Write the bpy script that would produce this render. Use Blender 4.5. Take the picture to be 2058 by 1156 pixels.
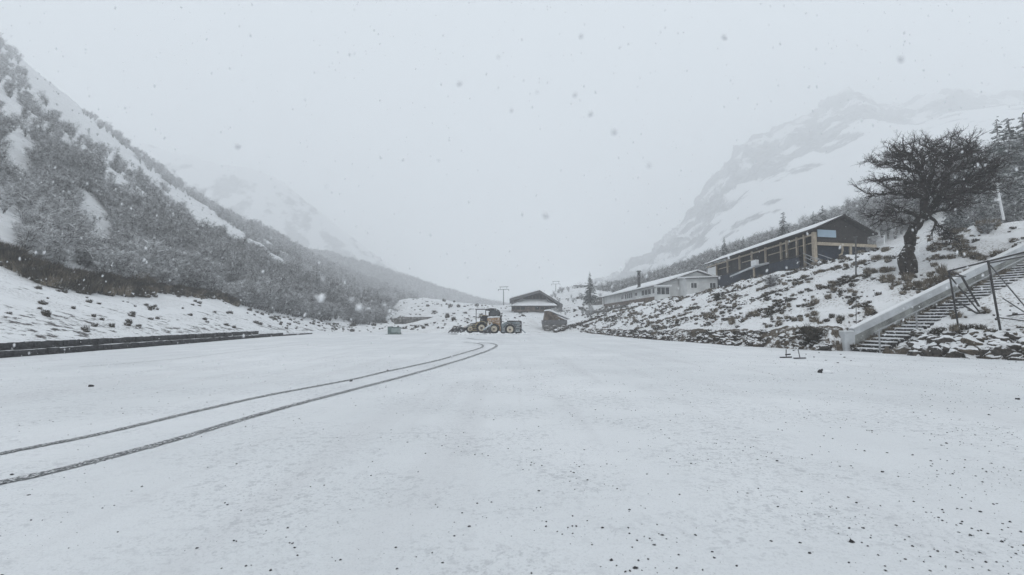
import bpy, math, random
import numpy as np
from mathutils import Vector, Matrix, noise
from mathutils.bvhtree import BVHTree

scene = bpy.context.scene
for o in list(bpy.data.objects):
    bpy.data.objects.remove(o)
R = math.radians
random.seed(11)

# ------------------------------------------------------------------ camera
FPX, CX, CY, HOR, EYE = 1000.0, 1029.0, 578.0, 645.0, 1.6
PITCH = math.atan((HOR - CY) / FPX)
cam_d = bpy.data.cameras.new('camera')
cam = bpy.data.objects.new('camera', cam_d)
scene.collection.objects.link(cam)
cam.location = (0, 0, EYE)
cam.rotation_euler = (math.pi / 2 + PITCH, 0, 0)
cam_d.sensor_width = 36
cam_d.lens = 36 * FPX / 2058
cam_d.clip_start, cam_d.clip_end = 0.05, 4000
cam_d.dof.use_dof = True
cam_d.dof.focus_distance = 40
cam_d.dof.aperture_fstop = 2.8
scene.camera = cam

# ------------------------------------------------------------------ sky, sun, exposure
SUN_EL, SUN_AZ = R(52), R(200)
world = bpy.data.worlds.new('World')
scene.world = world
world.use_nodes = True
wn, wl = world.node_tree.nodes, world.node_tree.links
bg = wn['Background']
sky = wn.new('ShaderNodeTexSky')
sky.sky_type = 'NISHITA'
sky.sun_disc = False
sky.sun_elevation, sky.sun_rotation = SUN_EL, SUN_AZ
sky.dust_density = 6
wmix = wn.new('ShaderNodeMixRGB')                   # overcast: the blue sky is all but hidden by an even cloud deck
wmix.inputs[0].default_value = 0.92
wmix.inputs[2].default_value = (8.12, 8.87, 9.42, 1)
wl.new(sky.outputs[0], wmix.inputs[1])
wl.new(wmix.outputs[0], bg.inputs[0])
bg.inputs[1].default_value = 0.10
sd = bpy.data.lights.new('sun', 'SUN')
sd.energy, sd.angle, sd.color = 0.5, R(60), (1.0, 0.97, 0.93)
sun = bpy.data.objects.new('sun', sd)
scene.collection.objects.link(sun)
sun.rotation_euler = (math.pi / 2 - SUN_EL, 0, math.pi - SUN_AZ)
vs = scene.view_settings
vs.view_transform, vs.look, vs.gamma, vs.exposure = 'Standard', 'None', 1, 0.06
vs.use_curve_mapping = False
cy = scene.cycles
cy.max_bounces, cy.diffuse_bounces, cy.glossy_bounces = 14, 4, 2
cy.transmission_bounces, cy.transparent_max_bounces, cy.volume_bounces = 2, 6, 10
cy.use_denoising = True
cy.use_adaptive_sampling = False

# ------------------------------------------------------------------ helpers
cs, sn = math.cos(PITCH), math.sin(PITCH)

def ray(px, py):
    dx, du = (px - CX) / FPX, (CY - py) / FPX
    return Vector((dx, cs - du * sn, sn + du * cs))

def P(px, py, Y):
    """the point seen at a pixel, Y metres ahead"""
    d = ray(px, py)
    k = Y / d.y
    return Vector((d.x * k, Y, EYE + d.z * k))

def G(px, py, z=0.0):
    d = ray(px, py)
    k = (z - EYE) / d.z
    return Vector((d.x * k, d.y * k, z))

def proj(p):
    v = Vector(p) - Vector((0, 0, EYE))
    f = v.y * cs + v.z * sn
    u = -v.y * sn + v.z * cs
    if f < 0.1:
        return -9999, -9999
    return CX + v.x / f * FPX, CY - u / f * FPX

def fbm(x, y, z, s, oct=3):
    return noise.fractal(Vector((x / s, y / s, z / s)), 1.0, 2.0, oct)

BVH = {}

def hit(px, py, *names):
    d = ray(px, py).normalized()
    best = None
    for n in names or BVH.keys():
        h = BVH[n].ray_cast(Vector((0, 0, EYE)), d)
        if h[0] is not None and (best is None or h[3] < best[1]):
            best = (h[0], h[3])
    return best[0] if best else None

def drop(x, y, *names):
    best = None
    for n in names or BVH.keys():
        h = BVH[n].ray_cast(Vector((x, y, 400)), Vector((0, 0, -1)))
        if h[0] is not None and (best is None or h[0].z > best):
            best = h[0].z
    return 0.0 if best is None else best

def tag(o, label=None, cat=None, group=None, kind=None):
    for k, v in (('label', label), ('category', cat), ('group', group), ('kind', kind)):
        if v:
            o[k] = v
    return o

def thing(name, label, cat, loc=(0, 0, 0), group=None):
    o = bpy.data.objects.new(name, None)
    scene.collection.objects.link(o)
    o.location = loc
    o.empty_display_size = 0.2
    return tag(o, label, cat, group)

def origin_of(o):
    v = Vector((0, 0, 0))
    while o is not None:
        v += o.location
        o = o.parent
    return v

class MB:
    def __init__(self):
        self.v, self.f, self.mi = [], [], []
        self.m = 0
    def add(self, vs_, fs_):
        n = len(self.v)
        self.v.extend([tuple(p) for p in vs_])
        self.f.extend([tuple(i + n for i in q) for q in fs_])
        self.mi.extend([self.m] * len(fs_))
    def hexa(self, p):           # 4 bottom then 4 top corners
        self.add(p, [(0, 3, 2, 1), (4, 5, 6, 7), (0, 1, 5, 4), (1, 2, 6, 5), (2, 3, 7, 6), (3, 0, 4, 7)])
    def box(self, c, s, rz=0.0):
        ca, sa = math.cos(rz), math.sin(rz)
        pts = []
        for z in (-.5, .5):
            for x, y in ((-.5, -.5), (.5, -.5), (.5, .5), (-.5, .5)):
                a, b = x * s[0], y * s[1]
                pts.append((c[0] + a * ca - b * sa, c[1] + a * sa + b * ca, c[2] + z * s[2]))
        self.hexa(pts)
    def bar(self, p, q, w, h, up=(0, 0, 1)):
        p, q = Vector(p), Vector(q)
        d = (q - p).normalized()
        s = d.cross(Vector(up))
        if s.length < 1e-4:
            s = d.cross(Vector((0, 1, 0)))
        s.normalize()
        t = s.cross(d)
        pts = [e + s * a * w / 2 + t * b * h / 2 for e in (p, q) for a, b in ((-1, -1), (1, -1), (1, 1), (-1, 1))]
        self.hexa(pts)
    def tube(self, pts, rad, n=6, cap=True):
        pts = [Vector(p) for p in pts]
        m = len(self.v)
        ref = Vector((0.31, 0.22, 0.93))
        for i, p in enumerate(pts):
            d = pts[min(i + 1, len(pts) - 1)] - pts[max(i - 1, 0)]
            if d.length < 1e-9:
                d = Vector((0, 0, 1))
            d.normalize()
            s = d.cross(ref)
            if s.length < 1e-3:
                s = d.cross(Vector((1, 0, 0)))
            s.normalize()
            t = s.cross(d)
            r = rad[i] if hasattr(rad, '__len__') else rad
            for k in range(n):
                a = 2 * math.pi * k / n
                self.v.append(tuple(p + (s * math.cos(a) + t * math.sin(a)) * r))
        fs = []
        for i in range(len(pts) - 1):
            for k in range(n):
                a, b = m + i * n + k, m + i * n + (k + 1) % n
                fs.append((a, b, b + n, a + n))
        if cap and n > 2:
            fs.append(tuple(m + k for k in range(n))[::-1])
            fs.append(tuple(m + (len(pts) - 1) * n + k for k in range(n)))
        self.f.extend(fs)
        self.mi.extend([self.m] * len(fs))
    def build(self, name, mats, parent=None, origin=None, smooth=False):
        me = bpy.data.meshes.new(name)
        off = origin_of(parent) if parent is not None else (Vector(origin) if origin is not None else Vector((0, 0, 0)))
        a = np.array(self.v, dtype=float).reshape(-1, 3) - np.array(off)
        me.from_pydata(a.tolist(), [], self.f)
        if not isinstance(mats, (list, tuple)):
            mats = [mats]
        for m_ in mats:
            me.materials.append(m_)
        if len(mats) > 1:
            me.polygons.foreach_set('material_index', self.mi)
        if smooth:
            me.polygons.foreach_set('use_smooth', [True] * len(me.polygons))
        me.update()
        o = bpy.data.objects.new(name, me)
        scene.collection.objects.link(o)
        if parent is not None:
            o.parent = parent
        else:
            o.location = off
        return o

def link_mesh(name, me, parent=None):
    o = bpy.data.objects.new(name, me)
    scene.collection.objects.link(o)
    if parent is not None:
        o.parent = parent
    return o

def ico(sub=1):
    t = (1 + 5 ** .5) / 2
    v = [Vector(p).normalized() for p in ((-1, t, 0), (1, t, 0), (-1, -t, 0), (1, -t, 0), (0, -1, t), (0, 1, t), (0, -1, -t), (0, 1, -t), (t, 0, -1), (t, 0, 1), (-t, 0, -1), (-t, 0, 1))]
    f = [(0, 11, 5), (0, 5, 1), (0, 1, 7), (0, 7, 10), (0, 10, 11), (1, 5, 9), (5, 11, 4), (11, 10, 2), (10, 7, 6), (7, 1, 8), (3, 9, 4), (3, 4, 2), (3, 2, 6), (3, 6, 8), (3, 8, 9), (4, 9, 5), (2, 4, 11), (6, 2, 10), (8, 6, 7), (9, 8, 1)]
    for _ in range(sub):
        mid, nf = {}, []
        def m(a, b):
            k = (min(a, b), max(a, b))
            if k not in mid:
                v.append(((v[a] + v[b]) / 2).normalized())
                mid[k] = len(v) - 1
            return mid[k]
        for a, b, c in f:
            x, y, z = m(a, b), m(b, c), m(c, a)
            nf += [(a, x, z), (b, y, x), (c, z, y), (x, y, z)]
        f = nf
    return v, f

ICO0, ICO1, ICO2 = ico(0), ico(1), ico(2)

def rock_into(mb, c, s, seed, base=ICO1, rough=.35, rz=0.0):
    vv, ff = base
    ca, sa = math.cos(rz), math.sin(rz)
    out = []
    for p in vv:
        k = 1 + rough * noise.noise(p * 1.3 + Vector((seed * 7.3, seed * 3.1, seed))) + rough * .4 * noise.noise(p * 3 + Vector((seed, 0, seed * 5)))
        x, y, z = p.x * s[0] * k, p.y * s[1] * k, p.z * s[2] * k
        out.append((c[0] + x * ca - y * sa, c[1] + x * sa + y * ca, c[2] + z))
    mb.add(out, ff)

# ------------------------------------------------------------------ materials
SNOW = (0.75, 0.76, 0.775)

def new_mat(name):
    m = bpy.data.materials.new(name)
    m.use_nodes = True
    return m, m.node_tree.nodes, m.node_tree.links, m.node_tree.nodes['Principled BSDF']

def math_n(nt, op, a, b=None, clamp=False):
    n = nt.nodes.new('ShaderNodeMath')
    n.operation = op
    n.use_clamp = clamp
    for i, x in enumerate((a, b)):
        if x is None:
            continue
        if hasattr(x, 'default_value'):
            nt.links.new(x, n.inputs[i])
        else:
            n.inputs[i].default_value = x
    return n.outputs[0]

def smooth_n(nt, x, lo, hi):
    n = nt.nodes.new('ShaderNodeMapRange')
    n.interpolation_type = 'SMOOTHSTEP'
    nt.links.new(x, n.inputs[0])
    n.inputs[1].default_value, n.inputs[2].default_value = lo, hi
    return n.outputs[0]

def noise_n(nt, scale, detail=3, rough=.55, coord='Object'):
    tc = nt.nodes.new('ShaderNodeTexCoord')
    n = nt.nodes.new('ShaderNodeTexNoise')
    n.inputs['Scale'].default_value = scale
    n.inputs['Detail'].default_value = detail
    n.inputs['Roughness'].default_value = rough
    nt.links.new(tc.outputs[coord], n.inputs['Vector'])
    return n.outputs[0]

def mix_n(nt, f, a, b):
    n = nt.nodes.new('ShaderNodeMixRGB')
    for i, x in enumerate((f, a, b)):
        if hasattr(x, 'default_value'):
            nt.links.new(x, n.inputs[i])
        elif i == 0:
            n.inputs[0].default_value = x
        else:
            n.inputs[i].default_value = (*x[:3], 1)
    return n.outputs[0]

def mat(name, col, rough=.8, scale=6, var=.3, snow=None, snow_noise=(4, .5), bump=0, bscale=30, metallic=0, flecks=None, spec=.3):
    """base colour with noise; snow=(lo,hi): snow lies where the surface faces up; flecks=(scale,lo,hi): snow blown against it"""
    m, nodes, links, b = new_mat(name)
    nt = m.node_tree
    n = noise_n(nt, scale)
    c = mix_n(nt, smooth_n(nt, n, .3, .7), tuple(x * (1 - var) for x in col), tuple(x * (1 + var) for x in col))
    if flecks:
        fl = smooth_n(nt, noise_n(nt, flecks[0], 4, .7), flecks[1], flecks[2])
        c = mix_n(nt, fl, c, SNOW)
    if snow:
        g = nodes.new('ShaderNodeNewGeometry')
        sx = nodes.new('ShaderNodeSeparateXYZ')
        links.new(g.outputs['Normal'], sx.inputs[0])
        nn = noise_n(nt, snow_noise[0], 4, .6)
        s = math_n(nt, 'ADD', sx.outputs[2], math_n(nt, 'MULTIPLY', math_n(nt, 'SUBTRACT', nn, .5), snow_noise[1] * 2))
        c = mix_n(nt, smooth_n(nt, s, snow[0], snow[1]), c, SNOW)
    links.new(c, b.inputs['Base Color'])
    b.inputs['Roughness'].default_value = rough
    b.inputs['Metallic'].default_value = metallic
    b.inputs['Specular IOR Level'].default_value = spec
    if bump:
        bp = nodes.new('ShaderNodeBump')
        bp.inputs['Strength'].default_value = bump
        bp.inputs['Distance'].default_value = .05
        links.new(noise_n(nt, bscale, 5, .6), bp.inputs['Height'])
        links.new(bp.outputs[0], b.inputs['Normal'])
    return m

def ground_mat(name, earth, escale=1.5, lo=.45, hi=.62, fine=None, bump=.5, bscale=4.0, evar=.5, gain=1.6, speck=0):
    """snow lying over earth or rock; the vertex attribute 'bare' says how thin it lies"""
    m, nodes, links, b = new_mat(name)
    nt = m.node_tree
    at = nodes.new('ShaderNodeAttribute')
    at.attribute_name = 'bare'
    n1 = noise_n(nt, escale, 6, .68)
    s = math_n(nt, 'ADD', at.outputs['Fac'], math_n(nt, 'MULTIPLY', math_n(nt, 'SUBTRACT', n1, .5), gain))
    f = smooth_n(nt, s, lo, hi)
    e = mix_n(nt, smooth_n(nt, noise_n(nt, escale * 5, 4, .7), .35, .65), tuple(x * (1 - evar) for x in earth), tuple(x * (1 + evar) for x in earth))
    sc = mix_n(nt, noise_n(nt, .7, 3), tuple(x * .94 for x in SNOW), SNOW)
    c = mix_n(nt, f, sc, e)
    if speck:
        f1 = smooth_n(nt, noise_n(nt, 7.0, 5, .75), .50, .62)
        f2 = smooth_n(nt, noise_n(nt, .45, 4, .6), .40, .60)
        c = mix_n(nt, math_n(nt, 'MULTIPLY', math_n(nt, 'MULTIPLY', f1, f2), speck), c, tuple(x * 2.2 for x in earth))
    links.new(c, b.inputs['Base Color'])
    b.inputs['Roughness'].default_value = .9
    b.inputs['Specular IOR Level'].default_value = .15
    bp = nodes.new('ShaderNodeBump')
    bp.inputs['Strength'].default_value = bump
    bp.inputs['Distance'].default_value = .12
    links.new(noise_n(nt, bscale, 6, .65), bp.inputs['Height'])
    links.new(bp.outputs[0], b.inputs['Normal'])
    return m

def field_mat():
    m, nodes, links, b = new_mat('field_snow')
    nt = m.node_tree
    # thin snow over gravel: grey dabs for grit nearly showing, and shade of small dents painted in
    a = smooth_n(nt, noise_n(nt, 8.0, 6, .75), .51, .62)
    a2 = smooth_n(nt, noise_n(nt, .55, 4, .6), .38, .60)
    a3 = smooth_n(nt, noise_n(nt, 26.0, 3, .6), .55, .66)
    dab = math_n(nt, 'MULTIPLY', math_n(nt, 'MAXIMUM', math_n(nt, 'MULTIPLY', a, .9), a3), a2)
    wide = noise_n(nt, .12, 4, .6)
    c = mix_n(nt, smooth_n(nt, wide, .35, .68), (.66, .675, .69), SNOW)
    tc = nodes.new('ShaderNodeTexCoord')
    mp = nodes.new('ShaderNodeMapping')
    mp.inputs['Scale'].default_value = (1.1, .07, 1)
    mp.inputs['Rotation'].default_value = (0, 0, .12)
    links.new(tc.outputs['Object'], mp.inputs['Vector'])
    wn_ = nodes.new('ShaderNodeTexNoise')
    wn_.inputs['Scale'].default_value, wn_.inputs['Detail'].default_value = 1.0, 4
    links.new(mp.outputs[0], wn_.inputs['Vector'])
    c = mix_n(nt, math_n(nt, 'MULTIPLY', smooth_n(nt, wn_.outputs[0], .50, .66), .5), c, (.62, .625, .64))
    a4 = smooth_n(nt, noise_n(nt, 60.0, 2, .6), .56, .66)
    c = mix_n(nt, math_n(nt, 'MULTIPLY', a4, .3), c, (.42, .43, .45))
    c = mix_n(nt, math_n(nt, 'MULTIPLY', dab, .62), c, (.40, .41, .43))
    links.new(c, b.inputs['Base Color'])
    b.inputs['Roughness'].default_value = .9
    b.inputs['Specular IOR Level'].default_value = .12
    b1 = nodes.new('ShaderNodeBump')
    b1.inputs['Strength'].default_value, b1.inputs['Distance'].default_value = .55, .03
    links.new(noise_n(nt, 9.0, 6, .7), b1.inputs['Height'])
    links.new(b1.outputs[0], b.inputs['Normal'])
    return m

M = {}
M['field'] = field_mat()
M['bank'] = ground_mat('bank_snow_over_earth', (.075, .062, .048), 2.4, .38, .56, bscale=5, speck=.8)
M['left'] = ground_mat('slope_snow_over_scrub', (.08, .075, .072), 1.5, .42, .60, bscale=3, speck=.6)
M['mountain'] = ground_mat('mountain_snow_and_rock', (.20, .205, .215), .022, .40, .56, bscale=.14, bump=.8, gain=1.3)
M['snow'] = mat('snow', SNOW, .9, 3, .03, bump=.4, bscale=8, spec=.1)
M['bark'] = mat('old_bark', (.030, .025, .022), .9, 5, .5, flecks=(4, .59, .70), snow=(.80, 1.05), bump=.9, bscale=14)
M['twig'] = mat('dark_twigs', (.034, .025, .023), .9, 3, .4, snow=(.75, 1.1), snow_noise=(5, .4))
M['grey_twig'] = mat('snow_dusted_twigs', (.072, .068, .070), .9, 1.2, .4, flecks=(1.6, .41, .62))
M['grey_twig_snowy'] = mat('snowy_twigs', (.085, .080, .082), .9, 1.2, .4, flecks=(2.2, .38, .58))
M['grey_bark'] = mat('grey_bark', (.09, .085, .082), .9, 4, .4, flecks=(2.0, .45, .62))
M['pale_bark'] = mat('pale_snowy_bark', (.30, .29, .28), .9, 4, .3, flecks=(2.0, .42, .6))
M['needles'] = mat('snow_dusted_needles', (.030, .041, .038), .9, 2, .4, snow=(.55, 1.0), snow_noise=(2.5, .5), flecks=(1.8, .46, .66))
M['grass_tan'] = mat('dry_tan_grass', (.17, .142, .105), .9, 4, .45, flecks=(4, .58, .75))
M['grass_dark'] = mat('dark_scrub', (.048, .040, .028), .9, 4, .5, flecks=(4, .62, .8))
M['cushion'] = mat('scrub_under_snow', (.045, .038, .027), .9, 9, .5, snow=(.38, .62), snow_noise=(7, .42), bump=.8, bscale=20)
M['cushion_tan'] = mat('dry_scrub_under_snow', (.09, .076, .058), .9, 9, .5, snow=(.45, .75), snow_noise=(7, .42), bump=.8, bscale=20)
M['rock'] = mat('snowy_rock', (.060, .052, .045), .9, 4, .5, snow=(.52, .70), snow_noise=(4, .3), bump=.8, bscale=12)
M['rock_brown'] = mat('brown_snowy_rock', (.10, .082, .062), .9, 5, .5, snow=(.42, .62), snow_noise=(4, .3), bump=.8, bscale=12)
M['wallstone'] = mat('dark_wall_stone', (.042, .042, .045), .9, 3, .5, snow=(.78, .92), snow_noise=(3, .15), bump=.9, bscale=9, flecks=(7, .68, .74))
M['farstone'] = mat('grey_masonry', (.15, .145, .14), .9, 2.2, .55, snow=(.5, .75), snow_noise=(3, .3), bump=.8, bscale=6)
M['brownstone'] = mat('brown_masonry', (.13, .10, .08), .9, 2.4, .55, snow=(.6, .85), snow_noise=(3, .3), bump=.8, bscale=6)
M['pebble'] = mat('dark_pebble', (.035, .034, .036), .8, 20, .4)
M['slush'] = mat('wet_slush_over_asphalt', (.105, .11, .115), .55, 30, .5, flecks=(34, .50, .60), bump=.6, bscale=40)
M['flake'] = mat('snow_flake', (.78, .79, .81), 1, 3, .02, spec=0)
M['render_wall'] = mat('rough_grey_render', (.30, .31, .30), .95, 1.1, .38, bump=1.0, bscale=45, flecks=(16, .60, .70))
M['coping'] = mat('pale_concrete', (.48, .50, .52), .8, 1.3, .16, bump=.2, bscale=30)
M['step'] = mat('dark_concrete_step', (.055, .052, .05), .85, 6, .4, snow=(.62, .88), snow_noise=(3, .3), flecks=(6, .53, .66))
M['galv'] = mat('galvanised_steel', (.34, .35, .36), .5, 8, .15, metallic=.5)
M['steel_dark'] = mat('weathered_dark_steel', (.035, .033, .034), .6, 6, .4, snow=(.86, .98), snow_noise=(4, .2))
M['steel_grey'] = mat('grey_steel', (.12, .12, .125), .6, 6, .3)
M['timber'] = mat('pale_timber', (.37, .315, .245), .8, 3, .2, bump=.3, bscale=14)
M['dark_wood'] = mat('dark_stained_wood', (.028, .024, .023), .8, 4, .4, flecks=(9, .68, .74), bump=.5, bscale=10)
M['navy'] = mat('navy_boarding', (.010, .018, .034), .7, 3, .4, flecks=(9, .68, .76))
M['glass_dark'] = mat('dark_window_glass', (.012, .013, .016), .55, 2, .5, flecks=(6, .70, .78), spec=.08)
M['sign_blue'] = mat('pale_blue_board', (.33, .43, .52), .6, 1, .06, flecks=(12, .68, .76))
M['white_wall'] = mat('white_painted_wall', (.60, .61, .61), .85, .6, .14, bump=.2, bscale=10)
M['house_glass'] = mat('house_window_glass', (.06, .065, .07), .2, 1.5, .6, spec=.5)
M['frame_white'] = mat('white_window_frame', (.7, .71, .71), .7, 4, .05)
M['roof_edge'] = mat('dark_roof_edge', (.06, .06, .062), .7, 4, .3)
M['orange'] = mat('faded_orange_paint', (.30, .185, .10), .7, 2.2, .4, snow=(.6, .9), snow_noise=(3, .3), flecks=(4, .50, .66))
M['yellow'] = mat('dull_yellow_paint', (.30, .24, .13), .7, 2.2, .4, snow=(.6, .9), snow_noise=(3, .3), flecks=(4, .50, .66))
M['machine_dark'] = mat('dark_machine_steel', (.035, .035, .038), .8, 3, .4, snow=(.6, .9), snow_noise=(3, .3), flecks=(5, .56, .70))
M['tyre'] = mat('black_tyre', (.02, .02, .021), .9, 6, .3, flecks=(6, .64, .75))
M['hub'] = mat('cream_wheel_hub', (.58, .52, .42), .7, 3, .2)
M['trailer'] = mat('blue_grey_panel', (.27, .32, .35), .7, 2, .2, snow=(.75, .95), flecks=(3, .46, .62))
M['green'] = mat('faded_green_panel', (.13, .18, .17), .7, 2, .2, flecks=(5, .60, .72))
M['green_glass'] = mat('pale_green_glass', (.30, .36, .355), .3, 2, .2, spec=.5)
M['plastic_white'] = mat('white_paint', (.7, .71, .72), .6, 4, .06)

# ------------------------------------------------------------------ terrain sheets
def catmull(ctrl, n):
    c = np.array(ctrl, dtype=float)
    k = len(c)
    ext = np.vstack([2 * c[0] - c[1], c, 2 * c[-1] - c[-2]])
    out = []
    for i in range(n):
        t = i / (n - 1) * (k - 1)
        j = min(int(t), k - 2)
        f = t - j
        p0, p1, p2, p3 = ext[j], ext[j + 1], ext[j + 2], ext[j + 3]
        out.append(.5 * (2 * p1 + (p2 - p0) * f + (2 * p0 - 5 * p1 + 4 * p2 - p3) * f * f + (3 * p1 - p0 - 3 * p2 + p3) * f ** 3))
    return np.array(out)

def sheet(name, rows, nu, subs, shape, bare, material, smooth=True):
    """loft through rows; shape(p, v)->p moves a vertex (v counts rows), bare(p, v)->0..1 is the bare-earth attribute"""
    lines = [catmull(r, nu) for r in rows]
    g, vv = [], []
    for s in range(len(rows) - 1):
        for k in range(subs[s]):
            f = k / subs[s]
            g.append(lines[s] * (1 - f) + lines[s + 1] * f)
            vv.append(s + f)
    g.append(lines[-1])
    vv.append(len(rows) - 1)
    pts, att = [], []
    for row, v in zip(g, vv):
        for q in row:
            p = shape(Vector(q), v)
            pts.append(p)
            att.append(bare(p, v))
    fs = []
    for j in range(len(g) - 1):
        for i in range(nu - 1):
            a = j * nu + i
            fs.append((a, a + 1, a + nu + 1, a + nu))
    me = bpy.data.meshes.new(name)
    me.from_pydata([tuple(p) for p in pts], [], fs)
    me.materials.append(material)
    at = me.attributes.new('bare', 'FLOAT', 'POINT')
    at.data.foreach_set('value', att)
    me.polygons.foreach_set('use_smooth', [smooth] * len(fs))
    # normals up
    me.update()
    if sum(p.normal.z for p in me.polygons) < 0:
        me.flip_normals()
    o = link_mesh(name, me)
    tag(o, kind='structure')
    BVH[name] = BVHTree.FromPolygons(pts, fs)
    return o

# the flat field of snow
def fz(x, y):
    far = min(1, max(0, (abs(y) - 2) / 8))
    return .012 * noise.noise(Vector((x / 3, y / 3, 0))) + .05 * far * noise.noise(Vector((x / 14, y / 14, 3)))

def build_field():
    ys = [-50, -25, -12, -6, -3, -1.5, 0, .8]
    y = 1.5
    while y < 470:
        ys.append(y)
        y *= 1.032
    ys.append(480)
    nx = 260
    pts, fs = [], []
    for y in ys:
        w = abs(y) + 5
        for i in range(nx):
            d = (i / (nx - 1) * 2 - 1)
            x = 1.55 * d * w
            pts.append((x, y, fz(x, y)))
    for j in range(len(ys) - 1):
        for i in range(nx - 1):
            a = j * nx + i
            fs.append((a, a + 1, a + nx + 1, a + nx))
    me = bpy.data.meshes.new('snow_field')
    me.from_pydata(pts, [], fs)
    me.materials.append(M['field'])
    me.polygons.foreach_set('use_smooth', [True] * len(fs))
    o = link_mesh('snow_field', me)
    tag(o, kind='structure')
    BVH['field'] = BVHTree.FromPolygons([Vector(p) for p in pts], fs)
build_field()

V = lambda x, y, z=0.0: (x, y, z)

# --- right bank, plateau and forest slope
SA = R(12)
ST_O = Vector((18.3, 27.0))
ST_D = Vector((math.cos(SA), math.sin(SA)))
ST_N = Vector((math.sin(SA), -math.cos(SA)))       # towards the viewer
RISE, RUN, ST_W, N_STEP = .17, .43, 1.6, 34

def stair_st(x, y):
    d = Vector((x, y)) - ST_O
    return d.dot(ST_D), d.dot(ST_N)

F_base = [V(38, -30), V(27, 4), V(21.2, 20.6), V(17.6, 26), V(14.2, 33), V(11.9, 46), V(9.8, 66), V(8.6, 90), V(6.5, 135)]
F_lip = [V(38.6, -30, .9), V(27.6, 4.5, 1.0), V(22.0, 21.6, 1.05), V(18.0, 26.5, 1.0), V(14.7, 33.5, .8), V(12.4, 46.6, .55), V(10.2, 66.6, .4), V(9, 90.6, .3), V(7, 136, .3)]
F_mid = [V(50, -27, 5.5), V(37, 8, 4.7), V(28, 26, 3.9), V(24.0, 33.5, 4.4), V(20.2, 40.5, 3.6), V(17, 54, 2.7), V(13.9, 73, 2.25), V(12.1, 97, 2.0), V(9.5, 140, 2.5)]
F_crest = [V(62, -22, 11), V(49, 12, 10.2), V(37, 33.5, 8.9), V(30.7, 42, 7.55), V(26, 50, 6.25), V(22, 62, 4.75), V(18, 80, 4.15), V(15, 105, 3.7), V(12, 143, 4.2)]
F_plat = [V(90, -10, 16), V(75, 25, 14), V(56, 47, 10.6), V(46, 60, 7.8), V(41, 75, 7.3), V(36, 92, 6.2), V(30, 116, 5.0), V(24, 142, 6.0), V(22, 175, 8)]
F_for = [V(150, 10, 40), V(125, 55, 38), V(102, 85, 33), V(86, 112, 26), V(73, 142, 21), V(62, 166, 17), V(50, 195, 13), V(44, 220, 12), V(40, 250, 13)]
F_out = [V(230, 30, 62), V(200, 85, 62), V(175, 125, 58), V(152, 160, 50), V(132, 200, 42), V(112, 230, 34), V(92, 260, 26), V(84, 280, 22), V(76, 300, 20)]

def f_shape(p, v):
    k = min(1, max(0, v - .6) / .8)
    if v <= 3.2:
        p.z += k * (.30 * fbm(p.x, p.y, 1, 2.6, 3) + .10 * fbm(p.x, p.y, 5, .6, 2))
    else:
        p.z += k * (.5 * fbm(p.x, p.y, 1, 9, 3)) * min(1, (v - 2.8))
    if v < 1.2:
        p.x += .12 * noise.noise(Vector((p.x * 1.3, p.y * 1.3, 2)))
        p.y += .25 * noise.noise(Vector((p.x * .9, p.y * .9, 7)))
    if .3 < v < 1.5:
        p.z += .28 * noise.noise(Vector((p.x * .55, p.y * .55, 4))) * min(1, p.z)
    if v <= .01:
        p.z -= .15
    s, t = stair_st(p.x, p.y)
    zs = max(0.0, s / RUN * RISE)
    if -1.2 < s < 20 and -6 < t < 9:
        if t < -.25:
            lim = zs + .55 + .55 * (-t - .25)
        elif t <= ST_W + .15 and not (s > 2.6 and t > max(.7, ST_W - .11 * (s - 2.6) + .12 * noise.noise(Vector((s * 1.1, 0, 0))))):
            lim = zs - .30
        else:
            lim = max(min(zs, 1.0 + .05 * s), zs + (.05 if s > 2.6 else -.02) - .34 * max(0, t - ST_W - .15)) + .05 * noise.noise(Vector((p.x, p.y, 0)) * 2)
        if s < 0:
            lim = max(-.1, lim - .3) if -.3 < t < ST_W + .4 else lim + 3
        p.z = min(p.z, lim)
    return p

def f_bare(p, v):
    if v < 1.1:
        return .60 + .25 * noise.noise(Vector((p.x, p.y, 3)) * .8)
    if v < 3.3:
        px, py = proj(p)
        b = .09 + .26 * fbm(p.x, p.y, 0, 3, 3)
        # drier, thinner snow up near the old tree
        d = math.hypot(px - 1850, (py - 540) * 1.6)
        b += .10 * math.exp(-(d / 200) ** 2)
        return b
    return .05
sheet('snowy_bank', [F_base, F_lip, F_mid, F_crest, F_plat, F_for, F_out], 420, [6, 30, 34, 22, 16, 8], f_shape, f_bare, M['bank'])

# --- left bank and wooded hillside
L_base = [V(-20, -40), V(-21, -5), V(-22.4, 21.9), V(-23.4, 36), V(-24.6, 50), V(-25.4, 62), V(-27, 80), V(-27, 100), V(-24, 140), V(-20, 200)]
L_top = [V(-20.4, -40, .65), V(-21.4, -5, .65), V(-22.9, 21.9, .65), V(-23.9, 36, .68), V(-25.1, 50.3, .65), V(-25.8, 62.5, .3), V(-27.4, 80, .1), V(-27.4, 100, .1), V(-24.4, 140, .1), V(-20.4, 200, .2)]
L_band = [V(-44, -45, 8), V(-43, 10, 7.5), V(-41, 40, 6.3), V(-37.8, 48, 4.75), V(-38, 60, 4.75), V(-34.5, 72, 2.6), V(-31, 90, 1.2), V(-29.5, 105, .8), V(-27, 145, 1.4), V(-24, 205, 2)]
L_m1 = [V(-90, -40, 38), V(-82, 40, 36), V(-77, 78, 30), V(-66, 84, 22), V(-60, 92, 17), V(-54, 108, 13), V(-48, 125, 9), V(-42, 145, 6), V(-35, 175, 5), V(-30, 220, 4)]
def scl(pts, k):
    return [(p[0] * k, p[1] * k, EYE + (p[2] - EYE) * k) for p in pts]
FARK = [1.95]
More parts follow.
